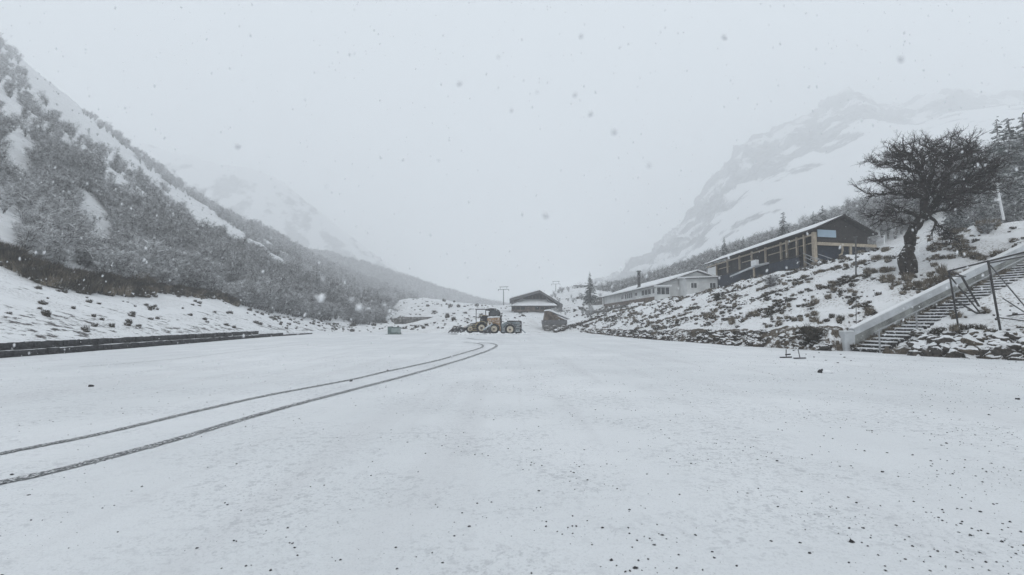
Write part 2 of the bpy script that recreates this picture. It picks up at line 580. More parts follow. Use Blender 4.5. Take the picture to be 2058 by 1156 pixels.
def rg(px, py, Y):
    p = P(px, py, Y * FARK[0])
    return V(p.x, p.y, p.z)
L_ridge = [V(-470, -60, 287), V(-378, 232, 231), rg(0, 86, 155), rg(250, 288, 160), rg(410, 408, 166), rg(520, 458, 176), rg(620, 515, 190), rg(740, 566, 210), rg(850, 603, 232), rg(960, 630, 260)]
L_back = [(p[0] - 50, p[1] + 30, p[2] - 45) for p in L_ridge]

def l_shape(p, v):
    if v < 1.4:
        p.z += .05 * min(1, v) * noise.noise(Vector((p.x, p.y, 0)))
    elif v <= 2.05:
        p.z += .25 * min(1, (v - 1.4) * 2) * fbm(p.x, p.y, 0, 3, 3)
    else:
        a = min(1, (v - 2) * 3)
        p.z += a * (2.6 * fbm(p.x, p.y, 4, 22, 4) + .5 * fbm(p.x, p.y, 0, 4, 2))
    return p

def l_bare(p, v):
    if v < 1.01:
        return .3
    if v < 2.0:
        lo = max(0, 1 - (v - 1) / .75)
        return .12 + .33 * lo + .2 * fbm(p.x, p.y, 0, 4, 3)
    return .24 + .2 * fbm(p.x, p.y, 0, 18, 3)
sheet('wooded_hillside', [L_base, L_top, L_band, L_m1, L_ridge, L_back], 380, [2, 40, 34, 46, 6], l_shape, l_bare, M['left'])

# --- second, farther wooded spur on the left
FARK[0] = 2.3
S_toe = [V(-150, 150, 10), V(-100, 190, 4), V(-70, 215, 2), V(-45, 230, 1), V(-25, 238, 1), V(-8, 244, 1), V(15, 262, 1), V(40, 290, 2)]
S_toe = scl(S_toe, 1.8)
S_ridge = [rg(330, 330, 250), rg(440, 415, 255), rg(560, 488, 260), rg(690, 522, 266), rg(810, 560, 280), rg(900, 590, 292), rg(985, 614, 305), rg(1085, 626, 330)]
S_back = [(p[0] - 30, p[1] + 40, p[2] - 25) for p in S_ridge]
sheet('far_wooded_spur', [S_toe, S_ridge, S_back], 160, [30, 5],
      lambda p, v: Vector((p.x, p.y, p.z + min(1, v * 3) * 2.0 * fbm(p.x, p.y, 0, 16, 3))), lambda p, v: .1 + .2 * fbm(p.x, p.y, 0, 25, 3), M['left'])

# --- faint snowy mountain behind it
FARK[0] = 2.5
T_toe = [V(-440, 400, 50), V(-350, 440, 26), V(-270, 460, 16), V(-200, 470, 10), V(-135, 470, 7), V(-80, 475, 4)]
T_toe = scl(T_toe, 1.85)
T_ridge = [rg(180, 262, 400), rg(400, 318, 402), rg(540, 352, 405), rg(650, 432, 408), rg(745, 505, 410), rg(840, 566, 412)]
T_back = [(p[0] - 40, p[1] + 60, p[2] - 30) for p in T_ridge]
sheet('far_snowy_mountain', [T_toe, T_ridge, T_back], 150, [50, 5],
      lambda p, v: Vector((p.x, p.y, p.z + min(1, v * 3) * (6 * fbm(p.x, p.y, 2, 45, 4) + 2 * fbm(p.x, p.y, 0, 10, 3)))),
      lambda p, v: .40 + .35 * fbm(p.x, p.y, 0, 40, 4) - .12 * (v > .9), M['mountain'])

# --- rocky mountain on the right
E_pts = [(1190, 575, 300), (1280, 522, 308), (1345, 470, 316), (1400, 405, 322), (1480, 305, 330), (1560, 255, 336), (1625, 230, 340), (1705, 185, 348), (1780, 215, 346), (1890, 192, 342), (2058, 192, 335), (2260, 150, 320)]
FARK[0] = 3.0
E_ridge = [rg(*q) for q in E_pts]
E_toe = [(a[0] * 1.12, a[1] * 1.12, a[2] * 1.02) for a in [V(58, 240, 8), V(72, 238, 14), V(82, 235, 18), V(95, 228, 24), V(110, 215, 30), V(126, 205, 36), V(140, 195, 40), V(155, 180, 45), V(168, 165, 48), V(185, 145, 50), V(205, 120, 54), V(235, 80, 55)]]
E_toe = scl(E_toe, 1.8)
E_frac = [.25, .28, .33, .40, .46, .52, .55, .6, .6, .66, .70, .72]
E_mid = [tuple(a * (1 - f) + b * f - (0 if i < 2 else (6 if i == 2 else 0)) for i, (a, b) in enumerate(zip(t, r))) for t, r, f in zip(E_toe, E_ridge, E_frac)]
E_back = [(p[0] + 60, p[1] + 70, p[2] - 30) for p in E_ridge]

def e_shape(p, v):
    a = min(1, v * 1.2)
    r = max(0, min(1, (v - .9) * 3))
    p.z += a * (1.5 * fbm(p.x, p.y, 2, 30, 3)) + r * (9 * noise.ridged_multi_fractal(Vector((p.x / 78, p.y / 78, p.z / 120)), 1.0, 2.1, 5, 1.0, 2.0) * 2.0 - 20)
    p.x += r * 10 * fbm(p.x, p.y, p.z, 26, 4)
    p.z += r * 13 * fbm(p.x, p.y, 9, 37, 5)
    return p

def e_bare(p, v):
    if v < .35:
        return .02
    if v < 1:
        return .10 + .3 * (v - .35) + .50 * fbm(p.x, p.y * .6, p.z, 40, 4)
    return .60 + .5 * fbm(p.x, p.y + p.z, p.z, 64, 4)
sheet('rocky_mountain', [E_toe, E_mid, E_ridge, E_back], 320, [40, 70, 5], e_shape, e_bare, M['mountain'])

# --- the rising ground at the head of the field
FARK[0] = 1.0
C_px = [600, 700, 770, 820, 880, 940, 1000, 1060, 1110, 1160, 1230]
def crow(pys, Y):
    return [rg(x, y, Y) for x, y in zip(C_px, pys)]
C0 = [V((x - CX) / FPX * 64, 64, -.25) for x in C_px]
C1 = crow([662, 661, 659, 653, 641, 633, 637, 642, 654, 644, 638], 78)
C2 = crow([652, 652, 651, 646, 634, 628, 630, 630, 631, 625, 620], 108)
C3 = crow([640, 640, 634, 612, 606, 615, 617, 616, 604, 590, 588], 150)
C4 = crow([632, 628, 615, 600, 602, 610, 614, 612, 590, 572, 570], 190)
C5 = [(p[0], p[1] + 30, p[2] - 6) for p in C4]
def c_shape(p, v):
    p.z += min(1, v) * .35 * fbm(p.x, p.y, 0, 5, 3)
    return p
sheet('valley_head', [C0, C1, C2, C3, C4, C5], 200, [16, 16, 16, 12, 4], c_shape,
      lambda p, v: (.12 + .35 * fbm(p.x, p.y, 0, 4, 3)) if v < 3 else .05 + .3 * fbm(p.x, p.y, 0, 9, 3), M['bank'])

# ------------------------------------------------------------------ haze: falling snow fills the valley air
hb = MB()
hb.box((0, 600, 268), (4600, 1500, 542))
m, nodes, links, b = new_mat('snowy_air')
nodes.remove(b)
pv = nodes.new('ShaderNodeVolumePrincipled')
pv.inputs['Color'].default_value = (.985, .99, 1.0, 1)
pv.inputs['Density'].default_value = .0018
pv.inputs['Anisotropy'].default_value = .2
links.new(pv.outputs[0], nodes['Material Output'].inputs['Volume'])
hz = hb.build('haze', m)
tag(hz, kind='stuff')

# ------------------------------------------------------------------ pavilion on the plateau
PA = Vector((30.5, 50.0))
PE1 = Vector((math.cos(R(14)), math.sin(R(14))))
PC = Vector((32.0, 82.0))
PE2 = (PC - PA).normalized()
PLEN = (PC - PA).length
PW = 7.0
def PL(a, b_, z):
    q = PA + PE1 * a + PE2 * b_
    return Vector((q.x, q.y, z))
def b_at(px, a=0.0):
    k = (px - CX) / FPX
    o_ = PA + PE1 * a
    # f along the ray is the camera depth; close enough to world y here
    return (k * (o_.y * cs + 8 * sn) - o_.x) / (PE2.x - k * PE2.y * cs)
Z_FL, Z_EV, Z_AP = 7.2, 10.85, 12.3
pav = thing('pavilion', 'long dark pavilion with pale timber posts and a pale blue board on its gable', 'pavilion', (PA.x, PA.y, Z_FL))
def PH(mb, a0, a1, b0, b1, z0, z1):
    mb.hexa([PL(a0, b0, z0), PL(a1, b0, z0), PL(a1, b1, z0), PL(a0, b1, z0), PL(a0, b0, z1), PL(a1, b0, z1), PL(a1, b1, z1), PL(a0, b1, z1)])
q = MB(); PH(q, -.1, PW, -.1, PLEN, 5.4, Z_FL); q.build('floor_slab', M['navy'], pav)
q = MB(); PH(q, 1.3, PW - .3, .9, PLEN - .3, Z_FL, Z_EV); q.build('inner_wall', M['glass_dark'], pav)
q = MB(); PH(q, .05, .45, -.05, .35, Z_FL - .8, Z_EV - .25); q.build('corner_post', M['timber'], pav)
posts = [b_at(x) for x in (1438, 1460, 1484, 1508.5, 1536, 1567, 1578.5, 1599, 1613.6)]
for i, bb in enumerate(posts):
    q = MB(); PH(q, .08, .30, bb - .12, bb + .12, Z_FL, Z_EV - .2); q.build('post', M['timber'], pav)
edges = sorted(posts + [.35, PLEN - .2])
for i in range(len(edges) - 1):
    b0, b1 = edges[i] + .13, edges[i + 1] - .13
    q = MB(); PH(q, .12, .22, b0, b1, Z_EV - .55, Z_EV - .38); q.build('rail', M['timber'], pav)
    if i % 2 == 0 or i < 4:
        q = MB(); PH(q, .5, .58, b0, b1, Z_EV - 1.25, Z_EV - 1.15); q.build('rail', M['timber'], pav)
    q = MB(); PH(q, .9, .94, b0, b1, Z_FL, Z_EV - .3); q.build('window_pane', M['glass_dark'], pav)
    q = MB(); PH(q, -1.62, -1.5, b0 - .1, b1 + .1, 5.2, 8.05); q.build('skirting_panel', M['navy'], pav)
q = MB(); PH(q, -1.5, -.12, 0, PLEN - .2, 6.9, 7.1); q.build('deck', M['navy'], pav)
q = MB(); PH(q, -1.64, -1.48, -.1, PLEN, 8.12, 8.24); q.build('handrail', M['dark_wood'], pav)
# end bay (far end) in pale boards
q = MB(); PH(q, .32, .40, posts[0] + .2, PLEN - .3, 8.6, 10.2); q.build('end_board', M['plastic_white'], pav)
# gable
q = MB()
g = [PL(.1, .06, 9.45), PL(PW, .06, 9.45), PL(PW, .06, Z_EV - .1), PL(PW * .5, .06, Z_AP - .18), PL(.1, .06, Z_EV - .1)]
g2 = [p + Vector((PE2.x, PE2.y, 0)) * .15 for p in g]
q.add(g + g2, [(0, 1, 2, 3, 4), (9, 8, 7, 6, 5), (0, 5, 6, 1), (1, 6, 7, 2), (2, 7, 8, 3), (3, 8, 9, 4), (4, 9, 5, 0)])
q.build('gable_wall', M['dark_wood'], pav)
q = MB(); PH(q, .5, PW, .4, .5, Z_FL, 9.3); q.build('end_wall', M['navy'], pav)
q = MB(); PH(q, .46, PW + 1.0, -.14, .05, 9.28, 9.58); q.build('beam', M['timber'], pav)
q = MB(); PH(q, 4.55, 4.80, -.1, .1, Z_FL, 9.27); q.build('post', M['timber'], pav)
q = MB()
q.tube([PL(3.6, -.05, 9.27), PL(3.62, -.05, 8.8), PL(3.5, -.05, 8.45), PL(3.15, -.05, 8.32)], [.1, .1, .1, .06], 6)
q.build('bracket', M['timber'], pav)
q = MB(); PH(q, .55, 2.85, -.10, .03, Z_EV - .72, Z_EV + .02); q.build('sign_board', M['sign_blue'], pav)
# roof: two slabs, snow on them
def roof_slab(mb, a0, z0, a1, z1, t0, t1, b0=-.75, b1=PLEN + .3):
    mb.hexa([PL(a0, b0, z0 + t0), PL(a1, b0, z1 + t0), PL(a1, b1, z1 + t0), PL(a0, b1, z0 + t0),
             PL(a0, b0, z0 + t1), PL(a1, b0, z1 + t1), PL(a1, b1, z1 + t1), PL(a0, b1, z0 + t1)])
sl = (Z_AP - Z_EV) / (PW / 2)
q = MB(); roof_slab(q, -.25, Z_EV - .25 * sl, PW / 2, Z_AP, 0, .14); q.build('roof_slab', M['dark_wood'], pav)
q = MB(); roof_slab(q, PW / 2 + .003, Z_AP, PW + .75, Z_EV - .75 * sl, 0, .14); q.build('roof_slab', M['dark_wood'], pav)
q = MB(); roof_slab(q, -.27, Z_EV - .27 * sl, PW / 2 - .1, Z_AP - .05, .145, .20, -.7); q.build('roof_snow', M['snow'], pav)
q = MB(); roof_slab(q, PW / 2 + .1, Z_AP - .05, PW + .6, Z_EV - .6 * sl, .145, .2, -.5); q.build('roof_snow', M['snow'], pav)
q = MB(); PH(q, PW / 2 - .12, PW / 2 + .12, -.85, PLEN, Z_AP + .05, Z_AP + .17); q.build('ridge_cap', M['dark_wood'], pav)
# snowy awning over the side door
b0, b1 = b_at(1545, -1.6), b_at(1490, -1.6)
aw = MB()
aw.hexa([PL(-3.4, b0, 7.75), PL(-1.5, b0, 8.1), PL(-1.5, b1, 7.85), PL(-3.4, b1, 7.15), PL(-3.4, b0, 7.95), PL(-1.5, b0, 8.3), PL(-1.5, b1, 8.05), PL(-3.4, b1, 7.35)])
aw = aw.build('awning', M['coping'], pav)
q = MB(); PH(q, -3.42, -3.0, b0 - .02, b0 + .02 + 1.2, 7.9, 8.5); q.build('awning_end', M['plastic_white'], pav)
q = MB(); PH(q, -3.3, -3.1, b0 + .8, b0 + 1.0, 5.5, 7.72); q.build('post', M['timber'], pav)
# stair rails in front of the corner
for (x0, y0, x1, y1) in ((1614, 509, 1660, 527), (1618, 517, 1652, 532), (1616, 525, 1638, 535), (1645, 511, 1688, 524), (1640, 518, 1676, 530)):
    q = MB(); q.tube([P(x0, y0, 48.6), P(x1, y1 + 2, 46.2)], .035, 5); q.build('stair_rail', M['galv'], pav)
for x, y in ((1634, 520), (1652, 523), (1664, 520)):
    q = MB(); q.tube([P(x, y, 47.6), P(x, y + 18, 47.6)], .03, 5); q.build('stair_baluster', M['galv'], pav)

# ------------------------------------------------------------------ white house
HX, HY, HL, HW = 22.1, 76.0, 37.0, 12.4
HZ, HE, HR = 4.6, 7.0, 9.1
house = thing('white_house', 'long low white house with snowy roof, metal chimney and stone footing', 'house', (HX, HY, HZ))
def hx(b_):      # the long wall leans a little with the valley
    return HX - .031 * b_
def HB(mb, a0, a1, b0, b1, z0, z1):
    mb.hexa([(hx(b0) + a0, HY + b0, z0), (hx(b0) + a1, HY + b0, z0), (hx(b1) + a1, HY + b1, z0), (hx(b1) + a0, HY + b1, z0),
             (hx(b0) + a0, HY + b0, z1), (hx(b0) + a1, HY + b0, z1), (hx(b1) + a1, HY + b1, z1), (hx(b1) + a0, HY + b1, z1)])
q = MB(); HB(q, 0, HW, 0, HL, 5.35, HE); w_ = q.build('wall', M['white_wall'], house)
q = MB(); HB(q, -.12, HW + .1, -.1, HL + .1, 2.5, 5.35); q.build('stone_footing', M['brownstone'], house)
q = MB()
g = [(HX, HY + .002, HE), (HX + HW, HY + .002, HE), (HX + HW / 2, HY + .002, HR)]
g2 = [(p[0], p[1] + .3, p[2]) for p in g]
q.add(g + g2, [(0, 1, 2), (5, 4, 3), (0, 3, 4, 1), (1, 4, 5, 2), (2, 5, 3, 0)])
q.build('gable', M['white_wall'], house)
hs = (HR - HE) / (HW / 2)
def hroof(mb, a0, z0, a1, z1, t0, t1, b0, b1):
    mb.hexa([(hx(b0) + a0, HY + b0, z0 + t0), (hx(b0) + a1, HY + b0, z1 + t0), (hx(b1) + a1, HY + b1, z1 + t0), (hx(b1) + a0, HY + b1, z0 + t0),
             (hx(b0) + a0, HY + b0, z0 + t1), (hx(b0) + a1, HY + b0, z1 + t1), (hx(b1) + a1, HY + b1, z1 + t1), (hx(b1) + a0, HY + b1, z0 + t1)])
for s_, (a0, z0, a1, z1) in enumerate(((-.6, HE - .6 * hs, HW / 2, HR), (HW / 2 + .003, HR, HW + .6, HE - .6 * hs))):
    q = MB(); hroof(q, a0, z0, a1, z1, .02, .14, -.5, HL + .5); rf = q.build('roof', M['roof_edge'], house)
    q = MB(); hroof(q, a0 + .04, z0, a1 - .04, z1, .145, .34, -.48, HL + .5); q.build('roof_snow', M['snow'], rf)
def b_house(px):
    k = (px - CX) / FPX
    return (k * (HY * cs + 6 * sn) - HX) / (-.031 - k * cs)
def hwin(px0, px1, z0, z1, n=1):
    b0, b1 = b_house(px1), b_house(px0)
    if b0 > b1:
        b0, b1 = b1, b0
    q_ = MB(); HB(q_, -.06, .02, b0, b1, z0, z1)
    f_ = q_.build('window', M['frame_white'], house)
    n = max(1, n)
    w = (b1 - b0) / n
    for i in range(n):
        q_ = MB(); HB(q_, -.10, -.065, b0 + i * w + .08, b0 + (i + 1) * w - .08, z0 + .08, z1 - .08)
        q_.build('pane', M['house_glass'], f_)
hwin(1249, 1254, 5.75, 6.65)
for k in range(4):
    hwin(1256 + k * 4, 1259.4 + k * 4, 5.7, 6.7)
hwin(1276, 1281, 5.9, 6.55)
for k in range(3):
    hwin(1290 + k * 6.5, 1295.5 + k * 6.5, 5.75, 6.7)
hwin(1312, 1317, 5.8, 6.7)
# bay at the corner
q = MB(); HB(q, -.35, 1.7, -1.1, -.11, 4.4, 6.75); by = q.build('corner_bay', M['white_wall'], house)
for k in range(3):
    q = MB(); HB(q, -.25 + k * .63, .28 + k * .63, -1.15, -1.11, 5.6, 6.6); q.build('pane', M['house_glass'], by)
q = MB(); HB(q, -.5, 1.9, -1.3, -.105, 6.76, 6.95); q.build('bay_roof', M['snow'], house)
# annex against the gable
AX0, AX1 = HX + 3.4, HX + 8.2
q = MB(); q.box(((AX0 + AX1) / 2, HY - 1.9, 6.0), (AX1 - AX0, 3.4, 3.8)); an = q.build('annex', M['white_wall'], house)
q = MB()
q.hexa([(AX0 - .3, HY - 3.9, 7.75), (AX1 + .3, HY - 3.9, 7.95), (AX1 + .3, HY - .05, 8.25), (AX0 - .3, HY - .05, 8.05),
        (AX0 - .3, HY - 3.9, 8.0), (AX1 + .3, HY - 3.9, 8.2), (AX1 + .3, HY - .05, 8.5), (AX0 - .3, HY - .05, 8.3)])
q.build('annex_roof', M['snow'], house)
q = MB(); q.bar((AX0 - .32, HY - 3.93, 7.72), (AX1 + .32, HY - 3.93, 7.92), .06, .12); q.build('annex_eave', M['roof_edge'], house)
for x0, n in ((AX0 + .55, 2), (AX0 + 3.3, 2)):
    q = MB(); q.box((x0 + .45, HY - 3.63, 6.75), (.95, .05, .85)); f_ = q.build('window', M['frame_white'], house)
    for i in range(n):
        q = MB(); q.box((x0 + .24 + i * .43, HY - 3.67, 6.75), (.36, .03, .7)); q.build('pane', M['house_glass'], f_)
# chimney
bc = b_house(1281)
cz = HE + .2
q = MB(); q.tube([(hx(bc) + .3, HY + bc, 6.6), (hx(bc) + .3, HY + bc, 10.05)], .26, 10)
ch = q.build('chimney', M['machine_dark'], house)
q = MB(); q.tube([(hx(bc) + .3, HY + bc, 10.12), (hx(bc) + .3, HY + bc, 10.3)], [.42, .36], 10); q.build('cowl', M['machine_dark'], ch)
q = MB(); q.tube([(hx(bc) + .3, HY + bc, 7.0), (hx(bc) + .3, HY + bc, 7.5)], [.5, .38], 8); q.build('flashing', M['steel_grey'], ch)
# left porch post
q = MB(); HB(q, -.5, -.3, HL - .6, HL - .4, 3.5, HE - .2); q.build('porch_post', M['frame_white'], house)

# ------------------------------------------------------------------ distant lodge
LY = 112.0
def lp(px, py, dy=0.0):
    return P(px, py, LY + dy)
lodge = thing('lodge', 'wide gabled lodge in the valley head with snowy porch roof and dark windows', 'lodge', tuple(lp(1078, 626)))
def prism(mb, pts, dy):
    """front outline (world points) pushed back by dy"""
    n = len(pts)
    bk = [Vector(p) + Vector((0, dy, 0)) for p in pts]
    mb.add(list(pts) + bk, [tuple(range(n)), tuple(range(2 * n - 1, n - 1, -1))] + [(i, i + n, (i + 1) % n + n, (i + 1) % n) for i in range(n)])
q = MB(); prism(q, [lp(1033, 630, 2.6), lp(1120, 630, 2.6), lp(1120, 606, 2.6), lp(1085, 588, 2.6), lp(1033, 604, 2.6)], 12); q.build('body', M['brownstone'], lodge)
q = MB(); prism(q, [lp(1024, 606), lp(1085, 587.5), lp(1085, 583.5), lp(1024, 600.5)], 15); q.build('roof', M['steel_grey'], lodge)
q = MB(); prism(q, [lp(1085.1, 587.5), lp(1131, 617), lp(1131, 611.5), lp(1085.1, 583.5)], 15); q.build('roof', M['steel_grey'], lodge)
q = MB(); prism(q, [lp(1026, 599.5, .5), lp(1085, 583.2, .5), lp(1085, 582.2, .5), lp(1026, 598.0, .5)], 14); q.build('roof_snow', M['snow'], lodge)
q = MB(); prism(q, [lp(1049, 601.5, 2.4), lp(1100, 601.5, 2.4), lp(1094, 594, 2.4), lp(1085, 590, 2.4), lp(1060, 595, 2.4)], .15); q.build('gable_window', M['glass_dark'], lodge)
for k in range(6):
    q = MB(); q.bar(lp(1056 + k * 7, 601, 2.3), lp(1056 + k * 7, 594.5, 2.3), .12, .12); q.build('mullion', M['brownstone'], lodge)
q = MB()
q.hexa([lp(1026, 614.5, -1.4), lp(1120, 614.5, -1.4), lp(1098, 602.4, 2.3), lp(1046, 602.4, 2.3), lp(1026, 613.2, -1.4), lp(1120, 613.2, -1.4), lp(1098, 601.6, 2.3), lp(1046, 601.6, 2.3)])
q.build('porch_roof', M['snow'], lodge)
q = MB(); q.bar(lp(1028, 611, -1.5), lp(1051, 600.8, .2), .16, .3); q.build('barge_board', M['steel_grey'], lodge)
q = MB(); q.bar(lp(1098, 601.5, .2), lp(1146, 638, -1.6), .16, .45); q.build('barge_board', M['steel_grey'], lodge)
q = MB(); q.bar(lp(1026, 615.6, -1.3), lp(1120, 615.6, -1.3), .2, .22); q.build('porch_beam', M['dark_wood'], lodge)
q = MB(); prism(q, [lp(1028, 626, -.6), lp(1120, 626, -.6), lp(1120, 615, -.6), lp(1028, 615, -.6)], .3); q.build('front_wall', M['brownstone'], lodge)
for x0, x1 in ((1029, 1036), (1037.5, 1045), (1046.5, 1055), (1076, 1084), (1086, 1094), (1095.5, 1103), (1105, 1116)):
    q = MB(); prism(q, [lp(x0, 622.5, -.72), lp(x1, 622.5, -.72), lp(x1, 616.4, -.72), lp(x0, 616.4, -.72)], .1); q.build('window', M['glass_dark'], lodge)
q = MB(); prism(q, [lp(1122, 626, 0), lp(1130, 626, 0), lp(1130, 615, 0), lp(1122, 613, 0)], 8); q.build('side_wall', M['steel_grey'], lodge)

# ------------------------------------------------------------------ stone bunker beside the field
BY = 69.0
def bp(px, py, dy=0.0):
    return P(px, py, BY + dy)
bun = thing('stone_outbuilding', 'small stone outbuilding with concrete band and sloping snowy roof below the lodge', 'outbuilding', tuple(bp(1116, 669)))
q = MB(); prism(q, [bp(1094, 671), bp(1136, 671), bp(1139, 652), bp(1093, 652)], 4); q.build('lower_wall', M['farstone'], bun)
q = MB(); prism(q, [bp(1092, 652, -.15), bp(1140, 652, -.15), bp(1140, 643.5, -.15), bp(1092, 643.5, -.15)], 4.3); q.build('concrete_band', M['steel_grey'], bun)
q = MB(); prism(q, [bp(1094, 643.4, .3), bp(1136, 643.4, .3), bp(1124, 637, .3), bp(1105, 625, .3), bp(1097, 625, .3)], 3); q.build('upper_wall', M['brownstone'], bun)
q = MB(); prism(q, [bp(1097, 624.9, 0), bp(1105, 624.9, 0), bp(1146, 642, 0), bp(1146, 640, 0), bp(1106, 621.5, 0), bp(1097, 622.5, 0)], 4); q.build('snowy_roof', M['snow'], bun)
for k, (x, y) in enumerate(((1098, 657), (1106, 660), (1115, 656), (1124, 660), (1132, 656), (1100, 665), (1110, 667), (1120, 666), (1130, 665))):
    c = bp(x, y, -.05)
    q = MB(); rock_into(q, c, (.33, .14, .2), k + 40); q.build('stone', M['farstone'], bun)

# ------------------------------------------------------------------ machines parked at the edge of the field
VY = 60.0
def vp(px, py, dy=0.0):
    return P(px, py, VY + dy)
def wheel(parent, px, py, dy, r, hr):
    c = vp(px, py, dy)
    q_ = MB()
    n = 24
    prof = ((r * .62, -.19), (r * .93, -.2), (r, -.12), (r, .12), (r * .93, .2), (r * .62, .19))
    ring = []
    for i in range(n):
        a = 2 * math.pi * i / n
        for (rr, yy) in prof:
            k = 1 + (.03 if i % 2 else -.02) * (rr > r * .9)
            ring.append((c.x + math.cos(a) * rr * k, c.y + yy, c.z + math.sin(a) * rr * k))
    fs = []
    m_ = len(prof)
    for i in range(n):
        for j in range(m_):
            fs.append((i * m_ + j, i * m_ + (j + 1) % m_, ((i + 1) % n) * m_ + (j + 1) % m_, ((i + 1) % n) * m_ + j))
    q_.add(ring, fs)
    t_ = q_.build('wheel', M['tyre'], parent)
    q_ = MB(); q_.tube([(c.x, c.y - .16, c.z), (c.x, c.y + .16, c.z)], hr, 18); q_.build('rim', M['hub'], t_)
    q_ = MB(); q_.tube([(c.x, c.y - .26, c.z), (c.x, c.y - .162, c.z)], [hr * .28, hr * .38], 10); q_.build('hub_cap', M['brownstone'], t_)
# yellow loader (left)
ld = thing('yellow_loader', 'dull yellow loader at the field edge with low dark bucket at its left', 'loader', tuple(vp(952, 669)))
wheel(ld, 968, 659, 0, .62, .45)
wheel(ld, 968, 659, 1.9, .62, .45)
wheel(ld, 945, 661, .3, .52, .3)
wheel(ld, 945, 661, 1.8, .52, .3)
q = MB(); prism(q, [vp(941, 665, .6), vp(976, 665, .6), vp(979, 650, .6), vp(960, 647, .6), vp(944, 652, .6)], 1.0); q.build('body', M['yellow'], ld)
q = MB(); prism(q, [vp(942, 668, .2), vp(961, 668, .2), vp(962, 648, .2), vp(945, 650, .2)], .3); q.build('radiator_grille', M['machine_dark'], ld)
for k in range(4):
    q = MB(); q.bar(vp(943 + .4 * k, 664 - k * 4, .1), vp(961, 664 - k * 4, .1), .06, .08); q.build('grille_bar', M['yellow'], ld)
arc = [vp(968 + 13 * math.cos(a), 659 - 13 * math.sin(a), -.05) for a in [R(d) for d in range(15, 171, 15)]]
q = MB()
for a, b_ in zip(arc[:-1], arc[1:]):
    q.bar(a + Vector((0, .25, 0)), b_ + Vector((0, .25, 0)), .5, .07)
q.build('mudguard', M['yellow'], ld)
q = MB(); q.bar(vp(946, 656, .5), vp(918, 663, .5), .14, .26); q.build('arm', M['orange'], ld)
q = MB(); q.bar(vp(946, 656, 1.5), vp(918, 663, 1.5), .14, .26); q.build('arm', M['orange'], ld)
q = MB(); prism(q, [vp(900, 667, -.4), vp(930, 667.5, -.4), vp(935, 659, -.4), vp(926, 657, -.4), vp(908, 661, -.4)], 2.8); q.build('bucket', M['machine_dark'], ld)
q = MB()
for k in range(5):
    q.bar(vp(903 + k * 6, 668, -.5), vp(901 + k * 6, 668.6, -.9), .12, .08)
q.build('bucket_teeth', M['machine_dark'], ld)
q = MB(); prism(q, [vp(964, 650, .5), vp(980, 650, .5), vp(981, 634, .5), vp(966, 634, .5)], 1.2); q.build('engine_cover', M['machine_dark'], ld)
for x, y0, y1 in ((957, 650, 622), (976, 634, 622)):
    q = MB(); q.bar(vp(x, y0, .6), vp(x, y1, .6), .09, .09); q.build('canopy_post', M['steel_grey'], ld)
q = MB(); prism(q, [vp(955, 622.5, .3), vp(979, 622.5, .3), vp(979, 621, .3), vp(955, 621, .3)], 1.5)
cn = q.build('canopy', M['steel_grey'], ld)
q = MB(); prism(q, [vp(957, 620.9, .3), vp(976, 620.9, .3), vp(974, 618.4, .3), vp(959, 618.2, .3)], 1.5); q.build('canopy_snow', M['snow'], cn)
# orange tractor (middle)
tr = thing('orange_tractor', 'faded orange tractor with dark rounded cab and black plough', 'tractor', tuple(vp(992, 670, -.8)))
wheel(tr, 993, 661, -1.2, .60, .38)
wheel(tr, 993, 661, .7, .60, .38)
wheel(tr, 1012, 664, .2, .42, .2)
q = MB(); prism(q, [vp(982, 664, -.7), vp(1006, 666, -.7), vp(1005, 644, -.7), vp(982, 645, -.7)], 1.1); q.build('body', M['orange'], tr)
q = MB(); prism(q, [vp(979, 645, -.8), vp(1005, 643.5, -.8), vp(1004, 638, -.8), vp(980, 639, -.8)], 1.3); q.build('hood', M['orange'], tr)
q = MB(); prism(q, [vp(979, 638.9, -.85), vp(1005, 637.9, -.85), vp(1004, 635.8, -.85), vp(981, 636.5, -.85)], 1.4); q.build('hood_snow', M['snow'], tr)
q = MB(); prism(q, [vp(983.5, 635.6, -.5), vp(1003.5, 635.6, -.5), vp(1005.5, 629, -.5), vp(1003, 623.5, -.5), vp(996, 620, -.5), vp(985, 619.5, -.5), vp(977, 621, -.5), vp(977, 624, -.5), vp(984, 625, -.5)], 1.3); cb = q.build('cab', M['machine_dark'], tr)
q = MB(); prism(q, [vp(986, 634, -.56), vp(994, 634, -.56), vp(994, 625, -.56), vp(986, 625, -.56)], .05); q.build('cab_window', M['house_glass'], cb)
q = MB(); prism(q, [vp(995.5, 634, -.56), vp(1002, 634, -.56), vp(1003, 627, -.56), vp(995.5, 624, -.56)], .05); q.build('cab_window', M['house_glass'], cb)
q = MB(); prism(q, [vp(968, 669.5, -2.2), vp(986, 671, -2.2), vp(987, 656, -2.2), vp(979, 659, -2.2)], .8); q.build('plough', M['machine_dark'], tr)
q = MB(); q.bar(vp(972, 663, -2.4), vp(989, 651, -1.4), .12, .14); q.build('plough_arm', M['trailer'], tr)
q = MB(); q.bar(vp(1006, 665, -.4), vp(1006, 636, -.4), .16, .3); q.build('roll_bar', M['machine_dark'], tr)
arc = [vp(993 + 13 * math.cos(a), 661 - 13 * math.sin(a), -1.2) for a in [R(d) for d in range(-20, 100, 15)]]
q = MB()
for a, b_ in zip(arc[:-1], arc[1:]):
    q.bar(a + Vector((0, .15, 0)), b_ + Vector((0, .15, 0)), .45, .07)
q.build('mudguard', M['orange'], tr)
